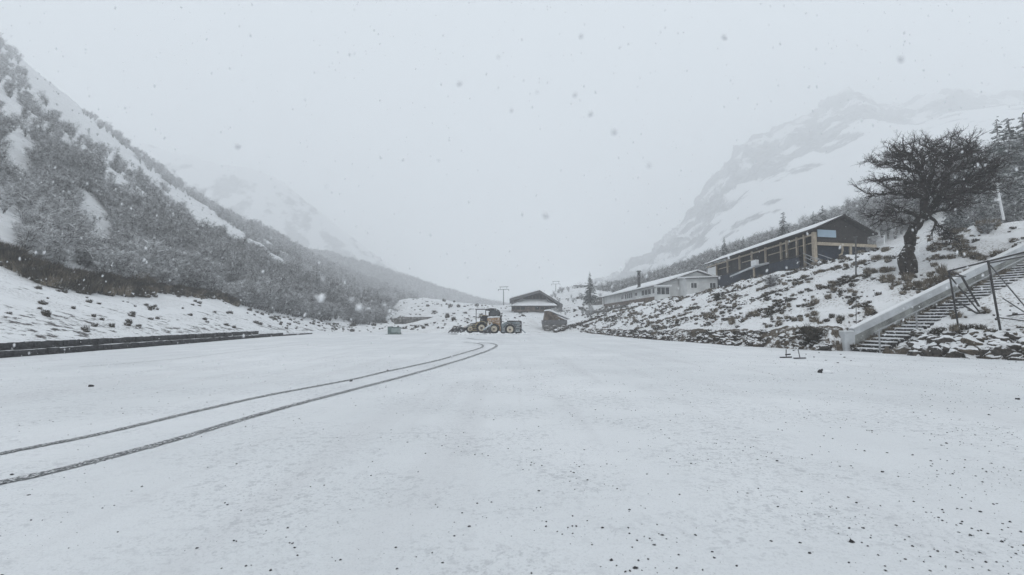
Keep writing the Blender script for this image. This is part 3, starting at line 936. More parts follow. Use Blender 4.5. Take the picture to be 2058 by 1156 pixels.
# grey trailer (right)
tl = thing('grey_trailer', 'blue-grey trailer with a single cream-hubbed wheel and dark end frame', 'trailer', tuple(vp(1026, 671, -.8)))
wheel(tl, 1025, 662, -1.3, .62, .42)
wheel(tl, 1025, 662, .8, .62, .42)
q = MB(); prism(q, [vp(1008, 668, -.6), vp(1046, 670, -.6), vp(1046, 648, -.6), vp(1022, 646, -.6), vp(1008, 650, -.6)], 1.3); q.build('box_body', M['trailer'], tl)
for y in (652, 656, 660):
    q = MB(); q.bar(vp(1035, y, -.66), vp(1044, y, -.66), .03, .06); q.build('louvre', M['steel_grey'], tl)
q = MB(); q.bar(vp(1019, 645.5, -.8), vp(1047, 646, -.8), .2, .14); q.build('top_bar', M['machine_dark'], tl)
q = MB(); q.bar(vp(1046.5, 670, -.8), vp(1046.5, 646, -.8), .2, .24); q.build('end_frame', M['machine_dark'], tl)
q = MB(); q.bar(vp(1036, 669, -1.0), vp(1048, 669, -1.0), .5, .26); q.build('rear_step', M['machine_dark'], tl)
arc = [vp(1025 + 12.5 * math.cos(a), 662 - 12.5 * math.sin(a), -1.3) for a in [R(d) for d in range(10, 171, 16)]]
q = MB()
for a, b_ in zip(arc[:-1], arc[1:]):
    q.bar(a + Vector((0, .15, 0)), b_ + Vector((0, .15, 0)), .45, .08)
q.build('mudguard', M['machine_dark'], tl)
q = MB(); q.bar(vp(1046, 660, -.5), vp(1056, 669, .4), .08, .1); q.build('drawbar', M['trailer'], tl)

q = MB(); q.tube([vp(983, 640, .2), vp(983, 627, .2)], .07, 8); q.build('exhaust_pipe', M['machine_dark'], tr)
q = MB(); q.tube([vp(986, 655, -1.6), vp(976, 662, -2.3)], .06, 8); q.build('hydraulic_ram', M['galv'], tr)
for x in (981.5, 985):
    q = MB(); q.tube([vp(x, 648, -.86), vp(x, 648, -.76)], .09, 10); q.build('headlight', M['hub'], tr)
q = MB(); q.tube([vp(950, 652, .1), vp(932, 660, -.1)], .06, 8); q.build('hydraulic_ram', M['galv'], ld)
q = MB(); q.bar(vp(978, 634, .3), vp(964, 634, .3), .3, .1); q.build('engine_lid', M['yellow'], ld)
cl_r = random.Random(12)
mb = MB()
for k in range(60):
    x = cl_r.uniform(925, 1060)
    c = vp(x, 668.5 + cl_r.uniform(0, 3), cl_r.uniform(-2.6, -1.5))
    rock_into(mb, (c.x, c.y, .02), (cl_r.uniform(.15, .5), .3, cl_r.uniform(.05, .16)), k, ICO1, .5)
tag(mb.build('ploughed_snow', M['snow']), kind='stuff')
dp = thing('scrap_pile', 'low dark pile of scrap iron and timber behind the loader bucket', 'scrap pile', tuple(vp(930, 668, 2.5)))
for k in range(14):
    c = vp(cl_r.uniform(912, 946), cl_r.uniform(655, 667), cl_r.uniform(2, 3))
    d_ = Vector((cl_r.uniform(-1, 1), cl_r.uniform(-.4, .4), cl_r.uniform(-.25, .35))) * .5
    q = MB(); q.bar(c - d_, c + d_, .12, .12); q.build('timber', M['brownstone'] if k % 2 else M['machine_dark'], dp)

# green cabin on the field edge
gy = 59.0
gp = lambda px, py, dy=0.0: P(px, py, gy + dy)
gb = thing('green_cabin', 'small pale green cabin with glazed side standing alone on the snow', 'cabin', tuple(gp(791, 672)))
q = MB(); prism(q, [gp(779, 672), gp(786, 672), gp(786, 656.5), gp(779, 656.5)], 1.0); q.build('end_panel', M['green'], gb)
q = MB(); prism(q, [gp(786.1, 672), gp(803, 672), gp(802.5, 668.5), gp(786.1, 668.5)], 1.0); q.build('base_panel', M['green'], gb)
for x0 in (787, 792.4, 797.8):
    q = MB(); prism(q, [gp(x0, 668.2, .05), gp(x0 + 4.6, 668.2, .05), gp(x0 + 4.6, 659, .05), gp(x0, 659, .05)], .06); q.build('window_pane', M['green_glass'], gb)
q = MB(); prism(q, [gp(786.1, 668.4, .1), gp(802.6, 668.4, .1), gp(802.6, 658.8, .1), gp(786.1, 658.8, .1)], .85); q.build('inner_wall', M['green_glass'], gb)
q = MB(); prism(q, [gp(778.5, 656.4, -.08), gp(786.5, 656.4, -.08), gp(786.5, 655.4, -.08), gp(778.5, 655.4, -.08)], 1.1); q.build('cap_snow', M['snow'], gb)
q = MB(); prism(q, [gp(786.6, 658.7, -.06), gp(803.4, 658.7, -.06), gp(803.4, 657.4, -.06), gp(786.6, 657.4, -.06)], 1.1); q.build('roof', M['green'], gb)
q = MB(); prism(q, [gp(774, 672.6, -.3), gp(804, 672.6, -.3), gp(804, 671.9, -.3), gp(774, 671.9, -.3)], 1.6); q.build('base_plate', M['steel_grey'], gb)

# ------------------------------------------------------------------ walls of the valley head
def stone_run(root, pts, z_of, hgt, thick, length, mat_, seed, tiers=1):
    """roughly squared blocks laid along a plan polyline, each its own part"""
    rnd = random.Random(seed)
    meshes = []
    for k in range(8):
        mb = MB()
        vv = []
        for z in (-.5, .5):
            for x, y in ((-.5, -.5), (0, -.55), (.5, -.5), (.5, .5), (0, .55), (-.5, .5)):
                vv.append((x * rnd.uniform(.93, 1.0) , y * rnd.uniform(.8, 1.1), z * rnd.uniform(.9, 1.04)))
        mb.add(vv, [(5, 4, 3, 2, 1, 0), (6, 7, 8, 9, 10, 11)] + [(i, (i + 1) % 6, (i + 1) % 6 + 6, i + 6) for i in range(6)])
        o_ = mb.build('stone', mat_)
        meshes.append(o_.data)
        bpy.data.objects.remove(o_)
    off = origin_of(root)
    segs = [(Vector(a), Vector(b)) for a, b in zip(pts[:-1], pts[1:])]
    n = 0
    for tier in range(tiers):
        back = tier * thick * .75
        for a, b in segs:
            L_ = (b - a).length
            d = (b - a) / L_
            nrm = Vector((-d.y, d.x))
            s_ = rnd.uniform(-.3, 0)
            while s_ < L_:
                w = length * rnd.uniform(.65, 1.35)
                c = a + d * (s_ + w / 2) + nrm * back
                z = z_of(c.x, c.y) + (tier + .5) * hgt
                o_ = link_mesh('stone', rnd.choice(meshes), root)
                o_.location = Vector((c.x, c.y, z)) - off
                o_.rotation_euler = (rnd.uniform(-.03, .03), rnd.uniform(-.03, .03), math.atan2(d.y, d.x) + rnd.uniform(-.05, .05) + (math.pi if rnd.random() < .5 else 0))
                o_.scale = (w * .985, thick * rnd.uniform(.85, 1.15), hgt * rnd.uniform(.9, 1.02))
                s_ += w
                n += 1
    return n
kw = thing('stone_wall', 'long low dark stone wall in two stepped courses along the left snow edge', 'stone wall', (-22.4, 21.9, 0))
stone_run(kw, [(-22.1, 14), (-22.2, 21.9), (-23.2, 36), (-24.3, 48)], lambda x, y: -.03, .335, .5, .62, M['wallstone'], 3, 2)
stone_run(kw, [(-24.3, 48), (-24.5, 52.5)], lambda x, y: -.05, .40, .5, .62, M['wallstone'], 4, 1)
kw2 = thing('stone_kerb', 'short thin dark kerb continuing beyond the end of the low stone wall', 'kerb', (-24.5, 53, 0))
stone_run(kw2, [(-24.4, 53), (-24.6, 60)], lambda x, y: -.06, .22, .4, .9, M['wallstone'], 5, 1)
# grey retaining wall left of the machines
rw = thing('retaining_wall', 'grey stone retaining wall wedge on the slope behind the green cabin', 'retaining wall', tuple(P(832, 650, 92)))
q = MB(); prism(q, [P(792, 652, 92), P(850, 650, 92), P(878, 637, 92), P(800, 637, 92), P(794, 642, 92)], .6); q.build('wall_face', M['farstone'], rw)
for k in range(22):
    c = P(797 + (k % 11) * 6.5, 641.5 + (k // 11) * 5, 91.95)
    q = MB(); rock_into(q, c, (.34, .12, .22), k, ICO0); q.build('stone', M['farstone'], rw)
rw2 = thing('field_kerb', 'low dark kerb at the snow edge between green cabin and yellow loader', 'kerb', tuple(P(848, 662, 74)))
q = MB(); q.bar(P(826, 656, 76), P(868, 661, 72), .4, .5); q.build('kerb_stone', M['farstone'], rw2)
q = MB(); q.bar(P(868.3, 661, 71.9), P(900, 664, 69), .4, .4); q.build('kerb_stone', M['farstone'], rw2)
# low wall in front of the white house and dark shed beside it
rw3 = thing('terrace_wall', 'low dark stone terrace wall below the white house', 'terrace wall', tuple(P(1205, 632, 84)))
a, b_ = P(1175, 629, 90), P(1252, 626, 76)
stone_run(rw3, [(a.x, a.y), (b_.x, b_.y)], lambda x, y: drop(x, y, 'snowy_bank') - .1, .5, .5, .9, M['farstone'], 8, 1)
sh = thing('dark_shed', 'low dark grey shed with snowy flat roof left of the white house', 'shed', tuple(P(1198, 614, 118)))
q = MB(); prism(q, [P(1182, 620, 118), P(1216, 617, 118), P(1216, 596, 118), P(1182, 600, 118)], 5); q.build('wall', M['farstone'], sh)
q = MB(); prism(q, [P(1180, 599.8, 117.5), P(1217, 595.8, 117.5), P(1217, 593.6, 117.5), P(1180, 597.6, 117.5)], 6); q.build('roof_snow', M['snow'], sh)
# ramp of dark steps climbing the far end of the bank
rp = thing('ramp_wall', 'dark stone-edged path climbing the bank right of the outbuilding', 'path wall', tuple(P(1160, 650, 72)))
rnd = random.Random(5)
for k in range(26):
    f = k / 25
    h = hit(1117 + f * 92, 668 - f * 31, 'snowy_bank', 'valley_head', 'field')
    if h is None:
        continue
    q = MB(); rock_into(q, h + Vector((0, 0, .12)), (.42, .3, .34), k, ICO1, .3, rnd.uniform(0, 3)); q.build('stone', M['rock'], rp)

# far houses up the valley
def small_house(px0, px1, py_base, py_eave, py_ridge, Y, label, depth=7):
    t_ = thing('far_house', label, 'house', tuple(P((px0 + px1) / 2, py_base, Y)))
    mid = (px0 + px1) / 2
    q_ = MB(); prism(q_, [P(px0, py_base, Y), P(px1, py_base, Y), P(px1, py_eave, Y), P(px0, py_eave, Y)], depth); q_.build('wall', M['white_wall'], t_)
    q_ = MB()
    e = 1.5
    q_.add([P(px0 - e, py_eave, Y - .4), P(px1 + e, py_eave, Y - .4), P(px1 - 6, py_ridge, Y + depth / 2), P(px0 + 6, py_ridge, Y + depth / 2), P(px1 + e, py_eave, Y + depth) , P(px0 - e, py_eave, Y + depth)],
           [(0, 1, 2, 3), (1, 4, 2), (5, 0, 3), (4, 5, 3, 2), (0, 5, 4, 1)])
    q_.build('roof', M['snow'], t_)
    q_ = MB(); q_.bar(P(px0 - e, py_eave + .3, Y - .42), P(px1 + e, py_eave + .3, Y - .42), .06, .3); q_.build('eave', M['steel_grey'], t_)
    for k in range(3):
        x = px0 + (px1 - px0) * (k + .7) / 3.4
        q_ = MB(); prism(q_, [P(x, py_eave + 6, Y - .05), P(x + 3, py_eave + 6, Y - .05), P(x + 3, py_eave + 2.5, Y - .05), P(x, py_eave + 2.5, Y - .05)], .04); q_.build('window', M['house_glass'], t_)
small_house(1154, 1180, 588, 574, 569, 172, 'faint snow-roofed house high up behind the outbuilding, left of the conifer')
small_house(1196, 1226, 592, 575, 566, 160, 'faint snow-roofed house just right of the lone conifer')

# ski lift towers
def lift_tower(px, ytop, ybase, Y, arm, label):
    t_ = thing('lift_tower', label, 'lift tower', tuple(P(px, ybase, Y)), 'ski lift towers')
    q_ = MB(); q_.tube([P(px, ybase, Y), P(px, ytop, Y)], [.28, .18], 8); q_.build('mast', M['steel_grey'], t_)
    q_ = MB(); q_.bar(P(px - arm, ytop, Y), P(px + arm, ytop - .3, Y), .25, .22); q_.build('cross_arm', M['steel_grey'], t_)
    q_ = MB(); q_.bar(P(px - arm * .75, ytop - 5, Y), P(px + arm * .9, ytop - 5.5, Y), .25, .25); q_.build('upper_arm', M['steel_grey'], t_)
    for s_ in (-1, 1):
        q_ = MB(); q_.bar(P(px + s_ * arm * .95, ytop + 1.5, Y - 1.2), P(px + s_ * arm * .95, ytop + 1.5, Y + 1.2), .25, .5); q_.build('wheel_train', M['machine_dark'], t_)
        q_ = MB(); q_.bar(P(px + s_ * arm * .6, ytop, Y), P(px + s_ * arm * .6, ytop - 5.2, Y), .16, .16); q_.build('strut', M['steel_grey'], t_)
lift_tower(1012, 582, 620, 230, 11, 'faint steel lift tower left of the lodge gable')
lift_tower(1117, 571, 606, 290, 9, 'faint taller steel lift tower right of the lodge gable')

# ------------------------------------------------------------------ stairs, parapet, handrail
def SP(s, t, z):
    q_ = ST_O + ST_D * s + ST_N * t
    return Vector((q_.x, q_.y, z))
def SH(mb, s0, s1, t0, t1, z0, z1):
    mb.hexa([SP(s0, t1, z0), SP(s1, t1, z0), SP(s1, t0, z0), SP(s0, t0, z0), SP(s0, t1, z1), SP(s1, t1, z1), SP(s1, t0, z1), SP(s0, t0, z1)])
st = thing('staircase', 'dark concrete steps capped with snow climbing the right bank', 'staircase', (ST_O.x, ST_O.y, 0))
q = MB()
for i in range(N_STEP):
    SH(q, i * RUN + .09, (i + 1) * RUN + .085, .06, ST_W - .06, i * RISE - .5, (i + 1) * RISE - .078)
q.build('riser_block', M['step'], st)
for i in range(N_STEP):
    q = MB(); SH(q, i * RUN - .03, (i + 1) * RUN + .03, .03, ST_W - .02 + .04 * math.sin(i * 2.3), (i + 1) * RISE - .075, (i + 1) * RISE - .022); o_ = q.build('step', M['step'], st)
    q = MB()
    SH(q, i * RUN - .02, (i + 1) * RUN - .01, .04, ST_W - .05 - .05 * abs(math.sin(i * 1.7)), (i + 1) * RISE - .02, (i + 1) * RISE + .02 + .025 * abs(math.sin(i * 2.9))); q.build('step_snow', M['snow'], o_)
S_END = N_STEP * RUN
pw = thing('parapet', 'sloping pale parapet wall along the far side of the steps', 'parapet wall', (ST_O.x, ST_O.y, 0))
def sloped(mb, s0, s1, t0, t1, lo, hi):
    z = lambda s, k: max(0, s) / RUN * RISE + k
    mb.hexa([SP(s0, t1, z(s0, lo)), SP(s1, t1, z(s1, lo)), SP(s1, t0, z(s1, lo)), SP(s0, t0, z(s0, lo)), SP(s0, t1, z(s0, hi)), SP(s1, t1, z(s1, hi)), SP(s1, t0, z(s1, hi)), SP(s0, t0, z(s0, hi))])
q = MB(); sloped(q, -.35, S_END, -.30, 0, -1.0, .72); q.build('rendered_wall', M['render_wall'], pw)
q = MB(); sloped(q, .25, S_END, -.34, .04, .722, 1.10); q.build('coping', M['coping'], pw)
q = MB(); sloped(q, .2, S_END, -.32, .02, 1.104, 1.15); q.build('coping_snow', M['snow'], pw)
q = MB(); SH(q, -.42, .24, -.33, .03, -.2, 1.02); q.build('end_pier', M['coping'], pw)
q = MB(); SH(q, -.42, .2, -.32, .02, 1.023, 1.07); q.build('pier_snow', M['snow'], pw)
hr = thing('handrail', 'thin galvanised handrail on posts along the near side of the steps', 'handrail', tuple(SP(0, ST_W, 0)))
zr = lambda s: max(0, s) / RUN * RISE
q = MB(); q.tube([SP(-.25, ST_W + .02, zr(0) + 1.0), SP(.0, ST_W + .02, zr(0) + 1.1), SP(S_END, ST_W + .02, zr(S_END) + 1.1)], .032, 8); q.build('rail', M['galv'], hr)
for k, s_ in enumerate((.05, 2.45, 5.0, 7.6, 10.2, 12.8)):
    q = MB(); q.tube([SP(s_, ST_W + .02, zr(s_) - .3), SP(s_, ST_W + .02, zr(s_) + 1.09)], .045, 8); q.build('post', M['galv'], hr)
q = MB(); q.tube([SP(-.25, ST_W + .02, zr(0) + 1.0), SP(-.27, ST_W + .02, zr(0) + .9), SP(-.1, ST_W + .02, zr(0) + .88)], .03, 6); q.build('rail_end', M['steel_dark'], hr)

# ------------------------------------------------------------------ steel trestle at the right edge
def fp(px, py, Y):
    return P(px, py, Y)
h1, h2 = hit(1928, 666, 'snowy_bank'), hit(2011, 664, 'snowy_bank')
D1, D2 = h1.y, h2.y
tz = thing('steel_trestle', 'dark angle-iron trestle frame standing in front of the steps', 'steel frame', tuple(h1))
def fbar(name, a, b, w, m_='steel_dark'):
    q_ = MB(); q_.bar(a, b, w, w * .8); q_.build(name, M[m_], tz)
fbar('leg', fp(1928, 668, D1), fp(1907, 545, D1), .06)
fbar('leg', fp(2011, 666, D2), fp(1986, 526, D2), .072)
hR = hit(1982, 641, 'snowy_bank')
DR = D1 + 2.0
fbar('leg', fp(1983, 643, DR), fp(1933, 556, DR), .08)
fbar('beam', fp(1904, 545.5, D1), fp(1986, 525, D2), .08)
fbar('beam', fp(1986, 525, D2), fp(2110, 494, D2), .11)
fbar('beam', fp(1986, 529, D2), fp(2100, 507, D2 + 2), .09)
fbar('cross_bar', fp(1906, 555, D1), fp(1940, 556, DR), .08)
fbar('cross_bar', fp(1916, 599, D1), fp(1950, 599, DR), .035, 'galv')
fbar('brace', fp(1910, 556, D1), fp(1978, 639, DR), .055)
fbar('brace', fp(1919, 603, D1), fp(1978, 639, DR), .07)
fbar('brace', fp(1990, 533, D2), fp(2080, 640, D2 + 1.5), .045, 'steel_grey')
fbar('brace', fp(2016, 600, D2), fp(2066, 632, D2 + 1.5), .045, 'steel_grey')
fbar('cross_bar', fp(1981, 640, DR), fp(2080, 629, D2 + .4), .06)
fbar('cross_bar', fp(2003, 638, D2), fp(2080, 648, D2), .05)
fbar('knee_brace', fp(1908, 546, D1), fp(1938, 556, DR), .06)
fbar('leg', fp(2100, 668, D2 - .2), fp(2088, 500, D2 - .2), .11)

# poles
def pole(name, px0, py0, px1, py1, r, m_, label, cat='pole', sheets=('snowy_bank',), Y=None):
    b0 = hit(px1, py1, *sheets) if Y is None else P(px1, py1, Y)
    t_ = thing(name, label, cat, tuple(b0))
    top = P(px0, py0, b0.y)
    q_ = MB(); q_.tube([b0 + Vector((0, 0, -.2)), top], [r, r * .8], 8); q_.build('shaft', M[m_], t_)
    return t_, b0, top
t_, b0, top = pole('slope_marker_pole', 1720, 477, 1720, 557, .055, 'steel_grey', 'tall thin grey pole on the bank in front of the pavilion gable')
q = MB(); q.box((top.x, top.y, top.z + .03), (.16, .16, .06)); q.build('cap', M['steel_grey'], t_)
t_, b0, top = pole('thin_stake', 1720.5, 598, 1720.5, 655, .022, 'steel_grey', 'thin grey stake low on the bank just above the parapet end', 'stake')
q = MB(); q.bar((b0.x - .06, b0.y, b0.z + .02), (b0.x + .06, b0.y, b0.z + .02), .12, .06); q.build('foot', M['steel_grey'], t_)
t_, b0, top = pole('utility_pole', 2003, 368, 2017, 437, .085, 'plastic_white', 'leaning white utility pole on the crest right of the old tree', 'utility pole', Y=36.5)
q = MB(); q.bar(top + Vector((-.35, 0, -.1)), top + Vector((.2, 0, -.06)), .1, .1); q.build('cross_arm', M['plastic_white'], t_)
q = MB(); q.box(P(2005, 402, 36.4), (.3, .2, .16)); q.build('junction_box', M['plastic_white'], t_)
t_, b0, top = pole('thin_post', 1777, 474, 1777, 486, .05, 'plastic_white', 'short thin white post on the crest left of the old tree', 'post', Y=44)
q = MB(); q.box((top.x, top.y, top.z + .02), (.14, .14, .05)); q.build('cap', M['plastic_white'], t_)

# two little stakes with crossbars by the stone bank
for k, (x, yt, yb, lab) in enumerate(((1580, 702, 719, 'short dark stake with two crossbars at the foot of the stone bank'), (1608, 703, 721, 'short pale leaning stake with a flat foot right of the darker stake'))):
    b0 = G(x, yb)
    t_ = thing('ground_stake', lab, 'stake', tuple(b0), 'stakes in the snow below the stone bank')
    m_ = M['steel_dark'] if k == 0 else M['steel_grey']
    q = MB(); q.tube([b0, P(x - (4 if k else 0), yt, b0.y)], .02, 6); q.build('shaft', m_, t_)
    q = MB(); q.bar(b0 + Vector((-.27, -.03, .02)), b0 + Vector((.24, .02, .03)), .1, .05); q.build('foot_bar', m_, t_)
    if k == 0:
        q = MB(); q.bar(b0 + Vector((-.02, 0, .13)), b0 + Vector((.2, .03, .15)), .06, .06); q.build('crossbar', m_, t_)

# ------------------------------------------------------------------ the old wind-swept tree
trnd = random.Random(21)
tb = hit(1828, 548, 'snowy_bank')
TD = tb.y
tree = thing('old_tree', 'gnarled dark bare tree with wind-swept crown on the right bank', 'tree', tuple(tb))
def tp(px, py, dy=0.0):
    return P(px, py, TD + dy)
def wob(pts, n, amp, seed):
    c = catmull([tuple(p) for p in pts], n)
    out = []
    for i, p in enumerate(c):
        f = min(1, i / (n * .3))
        out.append(Vector(p) + f * amp * Vector((noise.noise(Vector((i * .6, seed, 0))), noise.noise(Vector((i * .6, seed, 9))), noise.noise(Vector((i * .6, seed, 17))))))
    return out
q = MB()
trunk = wob([tp(1829, 560), tp(1820, 535), tp(1819, 515, -.1), tp(1829, 495, .1), tp(1830, 472), tp(1842, 452, .1), tp(1860, 428, 0)], 26, .08, 1)
q.tube(trunk, [.40 - .08 * min(1, i / 7) - .06 * max(0, (i - 16) / 10) + .02 * math.sin(i * 1.3) for i in range(26)], 12)
q.tube(wob([tp(1824, 505), tp(1836, 525, -.15), tp(1842, 556, -.3)], 8, .03, 4), [.26, .24, .22, .20, .18, .16, .13, .06], 8)
q.tube(wob([tp(1826, 512), tp(1814, 512, -.15), tp(1810, 526, -.25), tp(1816, 560, -.3)], 8, .05, 6), [.20, .21, .21, .20, .19, .18, .16, .14], 8)
q.build('trunk', M['bark'], tree, smooth=True)
limbs = [
    ([(1855, 440), (1862, 405), (1861, 375), (1850, 345), (1843, 326), (1825, 310), (1792, 294)], .27, .4),
    ([(1860, 432), (1886, 404), (1899, 372), (1903, 345), (1915, 318), (1938, 300)], .25, -.4),
    ([(1886, 404), (1926, 384), (1944, 367), (1982, 350), (2010, 325)], .20, .8),
    ([(1861, 394), (1835, 394), (1800, 388), (1768, 392), (1738, 396)], .13, -.9),
    ([(1861, 374), (1830, 366), (1796, 360), (1762, 364)], .12, .9),
    ([(1852, 350), (1820, 338), (1790, 327), (1766, 327)], .10, -.8),
    ([(1846, 332), (1815, 314), (1784, 303)], .09, .7),
    ([(1853, 440), (1825, 428), (1795, 424), (1766, 428), (1746, 437)], .13, .8),
    ([(1846, 450), (1816, 446), (1792, 440), (1772, 447)], .10, -1.1),
    ([(1903, 350), (1935, 336), (1962, 324), (1984, 320)], .11, 1.0),
    ([(1899, 374), (1935, 363), (1970, 353), (1996, 351)], .11, -1.2),
    ([(1912, 324), (1945, 310), (1968, 302)], .09, .6),
    ([(1926, 384), (1960, 386), (1990, 379)], .10, -1.2),
    ([(1868, 428), (1905, 420), (1935, 410), (1960, 408)], .11, 1.3),
    ([(1866, 432), (1886, 452), (1903, 467), (1922, 481), (1938, 492)], .10, -.5),
    ([(1852, 345), (1858, 318), (1872, 300), (1888, 290)], .10, -.8),
    ([(1905, 340), (1902, 318), (1908, 302)], .09, -1.0),
    ([(1861, 376), (1876, 346), (1880, 320), (1892, 304)], .12, 1.4),
    ([(1862, 400), (1850, 385), (1825, 378), (1790, 376)], .11, 2.0),
    ([(1880, 410), (1900, 400), (1925, 398), (1950, 396)], .11, -2.0),
    ([(1862, 405), (1878, 378), (1892, 352), (1915, 340)], .12, -2.0),
]
allb = []
q = MB()
for k, (pl, r0, dd) in enumerate(limbs):
    for rep in range(2):
        n = len(pl)
        jx, jy = (0, 0) if rep == 0 else (trnd.uniform(-14, 14), trnd.uniform(-10, 10))
        sg = dd if rep == 0 else -dd * 1.3 - .6
        pts = [tp(x + jx * i / n, y + jy * i / n, sg * 2.0 * (i / (n - 1)) ** 1.3) for i, (x, y) in enumerate(pl)]
        rr = r0 * 1.15 if rep == 0 else r0 * .75
        w = wob(pts, 18, .34, k * 3.7 + rep)
        q.tube(w, [max(.018, rr * (1 - .9 * i / 17)) for i in range(18)], 6)
        allb.append((w, rr))
q.build('limbs', M['bark'], tree, smooth=True)
# sub-limbs, branches and twigs: each fork turns away at its own angle, so the crown breaks into uneven layers
centre = tp(1866, 425)
cr_c = tp(1868, 372)
cr_r = Vector((142 * TD / FPX, 3.7, 108 * TD / FPX))
q = MB()
qb = MB()
U = trnd.uniform
def in_crown(p, k=1.0):
    d = p - cr_c
    return (d.x / cr_r.x) ** 2 + (d.y / cr_r.y) ** 2 + (d.z / cr_r.z) ** 2 < k
def crooked(a, d, L_, n, bend):
    """a kinked polyline growing from a along d, curling up a little"""
    pts, d = [a], d.normalized()
    for i in range(n):
        d = (d + Vector((U(-bend, bend), U(-bend, bend), U(-bend * .7, bend * .9)))).normalized()
        pts.append(pts[-1] + d * L_ / n)
    return pts
def turned(d, lo, hi, flat):
    side = d.cross(Vector((0, 0, 1)))
    side = side.normalized() if side.length > .1 else Vector((1, 0, 0))
    up = side.cross(d)
    an, ro = R(U(lo, hi)), U(0, 2 * math.pi)
    return (d * math.cos(an) + (side * math.cos(ro) + up * math.sin(ro) * flat) * math.sin(an)).normalized()
def spray(a, d, L_, r):
    """a branch, its twigs and their spurs"""
    b_ = crooked(a, d, L_, 4, .34)
    qb.tube(b_, [r, r * .85, r * .7, r * .5, r * .3], 4, cap=False)
    for j in range(int(3 + L_ * 5)):
        f = U(.15, 1) * 3.99
        i_ = int(f)
        p_ = b_[i_].lerp(b_[i_ + 1], f - i_)
        dd_ = turned((b_[i_ + 1] - b_[i_]).normalized(), 25, 75, .5)
        dd_.z += .12
        t_ = crooked(p_, dd_, U(.16, .48), 3, .4)
        q.tube(t_, [.0105, .009, .007, .004], 3, cap=False)
        for jj in (1, 2, 3):
            sp_ = crooked(t_[jj], turned((t_[jj] - t_[jj - 1]).normalized(), 25, 70, .7), U(.07, .2), 2, .4)
            q.tube(sp_, [.0065, .005, .003], 3, cap=False)
for w, rr in allb:
    for i in range(3, 18):
        along = (w[min(i + 1, 17)] - w[i - 1]).normalized()
        if i % 3 == 0:
            d = turned(along, 30, 65, .55)
            d = (d + (w[i] - centre).normalized() * .35).normalized()
            sl_ = crooked(w[i], d, U(.9, 2.1), 6, .26)
            sl_ = [p for k_, p in enumerate(sl_) if k_ < 2 or in_crown(p)]
            qb.tube(sl_, [max(.016, min(.06, rr * .5) * (1 - .13 * k_)) for k_ in range(len(sl_))], 5, cap=False)
            for k_ in range(1, len(sl_)):
                for rep in range(1):
                    if in_crown(sl_[k_], .95):
                        spray(sl_[k_], turned((sl_[k_] - sl_[k_ - 1]).normalized(), 20, 70, .45), U(.3, .8), .02)
        if in_crown(w[i], .97):
            spray(w[i], turned(along, 25, 75, .5), U(.3, .85), .02)
qb.build('branches', M['bark'], tree)
q.build('twigs', M['twig'], tree)

# ------------------------------------------------------------------ prototypes of bushes and trees
def bare_tree(seed, h, spread, n_stem, n_tw, tw_len, tw_w, twm, barkm):
    """several splayed stems and a haze of fine twigs; built at the origin"""
    rnd = random.Random(seed)
    st_, tw = MB(), MB()
    for s_ in range(n_stem):
        az = rnd.uniform(0, 2 * math.pi)
        lean = rnd.uniform(.15, 1.0) * spread
        tip = Vector((math.cos(az) * lean, math.sin(az) * lean, h * rnd.uniform(.6, .95)))
        pts = [Vector((math.cos(az) * .08, math.sin(az) * .08, -.3))]
        for i in range(1, 6):
            f = i / 5
            pts.append(Vector((tip.x * f ** 1.2 + rnd.uniform(-.14, .14) * h * .12, tip.y * f ** 1.2 + rnd.uniform(-.14, .14) * h * .12, tip.z * f)))
        st_.tube(pts, [h * .018 * (1 - .8 * i / 5) + .008 for i in range(6)], 4, cap=False)
        for k in range(n_tw // n_stem):
            f = rnd.uniform(.12, 1.0) ** .75 * 5
            i = min(4, int(f))
            a = pts[i].lerp(pts[i + 1], f - i)
            ang = rnd.uniform(0, 2 * math.pi)
            d = Vector((math.cos(ang), math.sin(ang), rnd.uniform(-.05, 1.1))).normalized()
            L_ = tw_len * rnd.uniform(.5, 1.2)
            for m_ in range(2):
                s2 = d.cross(Vector((rnd.uniform(-1, 1), rnd.uniform(-1, 1), rnd.uniform(-1, 1)))).normalized() * tw_w
                a2 = a + d * L_ * .45 * m_
                d2 = (d + Vector((rnd.uniform(-.5, .5), rnd.uniform(-.5, .5), rnd.uniform(-.3, .4))) * m_).normalized()
                e = a2 + d2 * L_ * (1 - .3 * m_)
                tw.add([a2 - s2, a2 + s2, e], [(0, 1, 2)])
    a = st_.build('stems', M[barkm])
    b = tw.build('crown', M[twm])
    ma, mb_ = a.data, b.data
    bpy.data.objects.remove(a)
    bpy.data.objects.remove(b)
    return ma, mb_

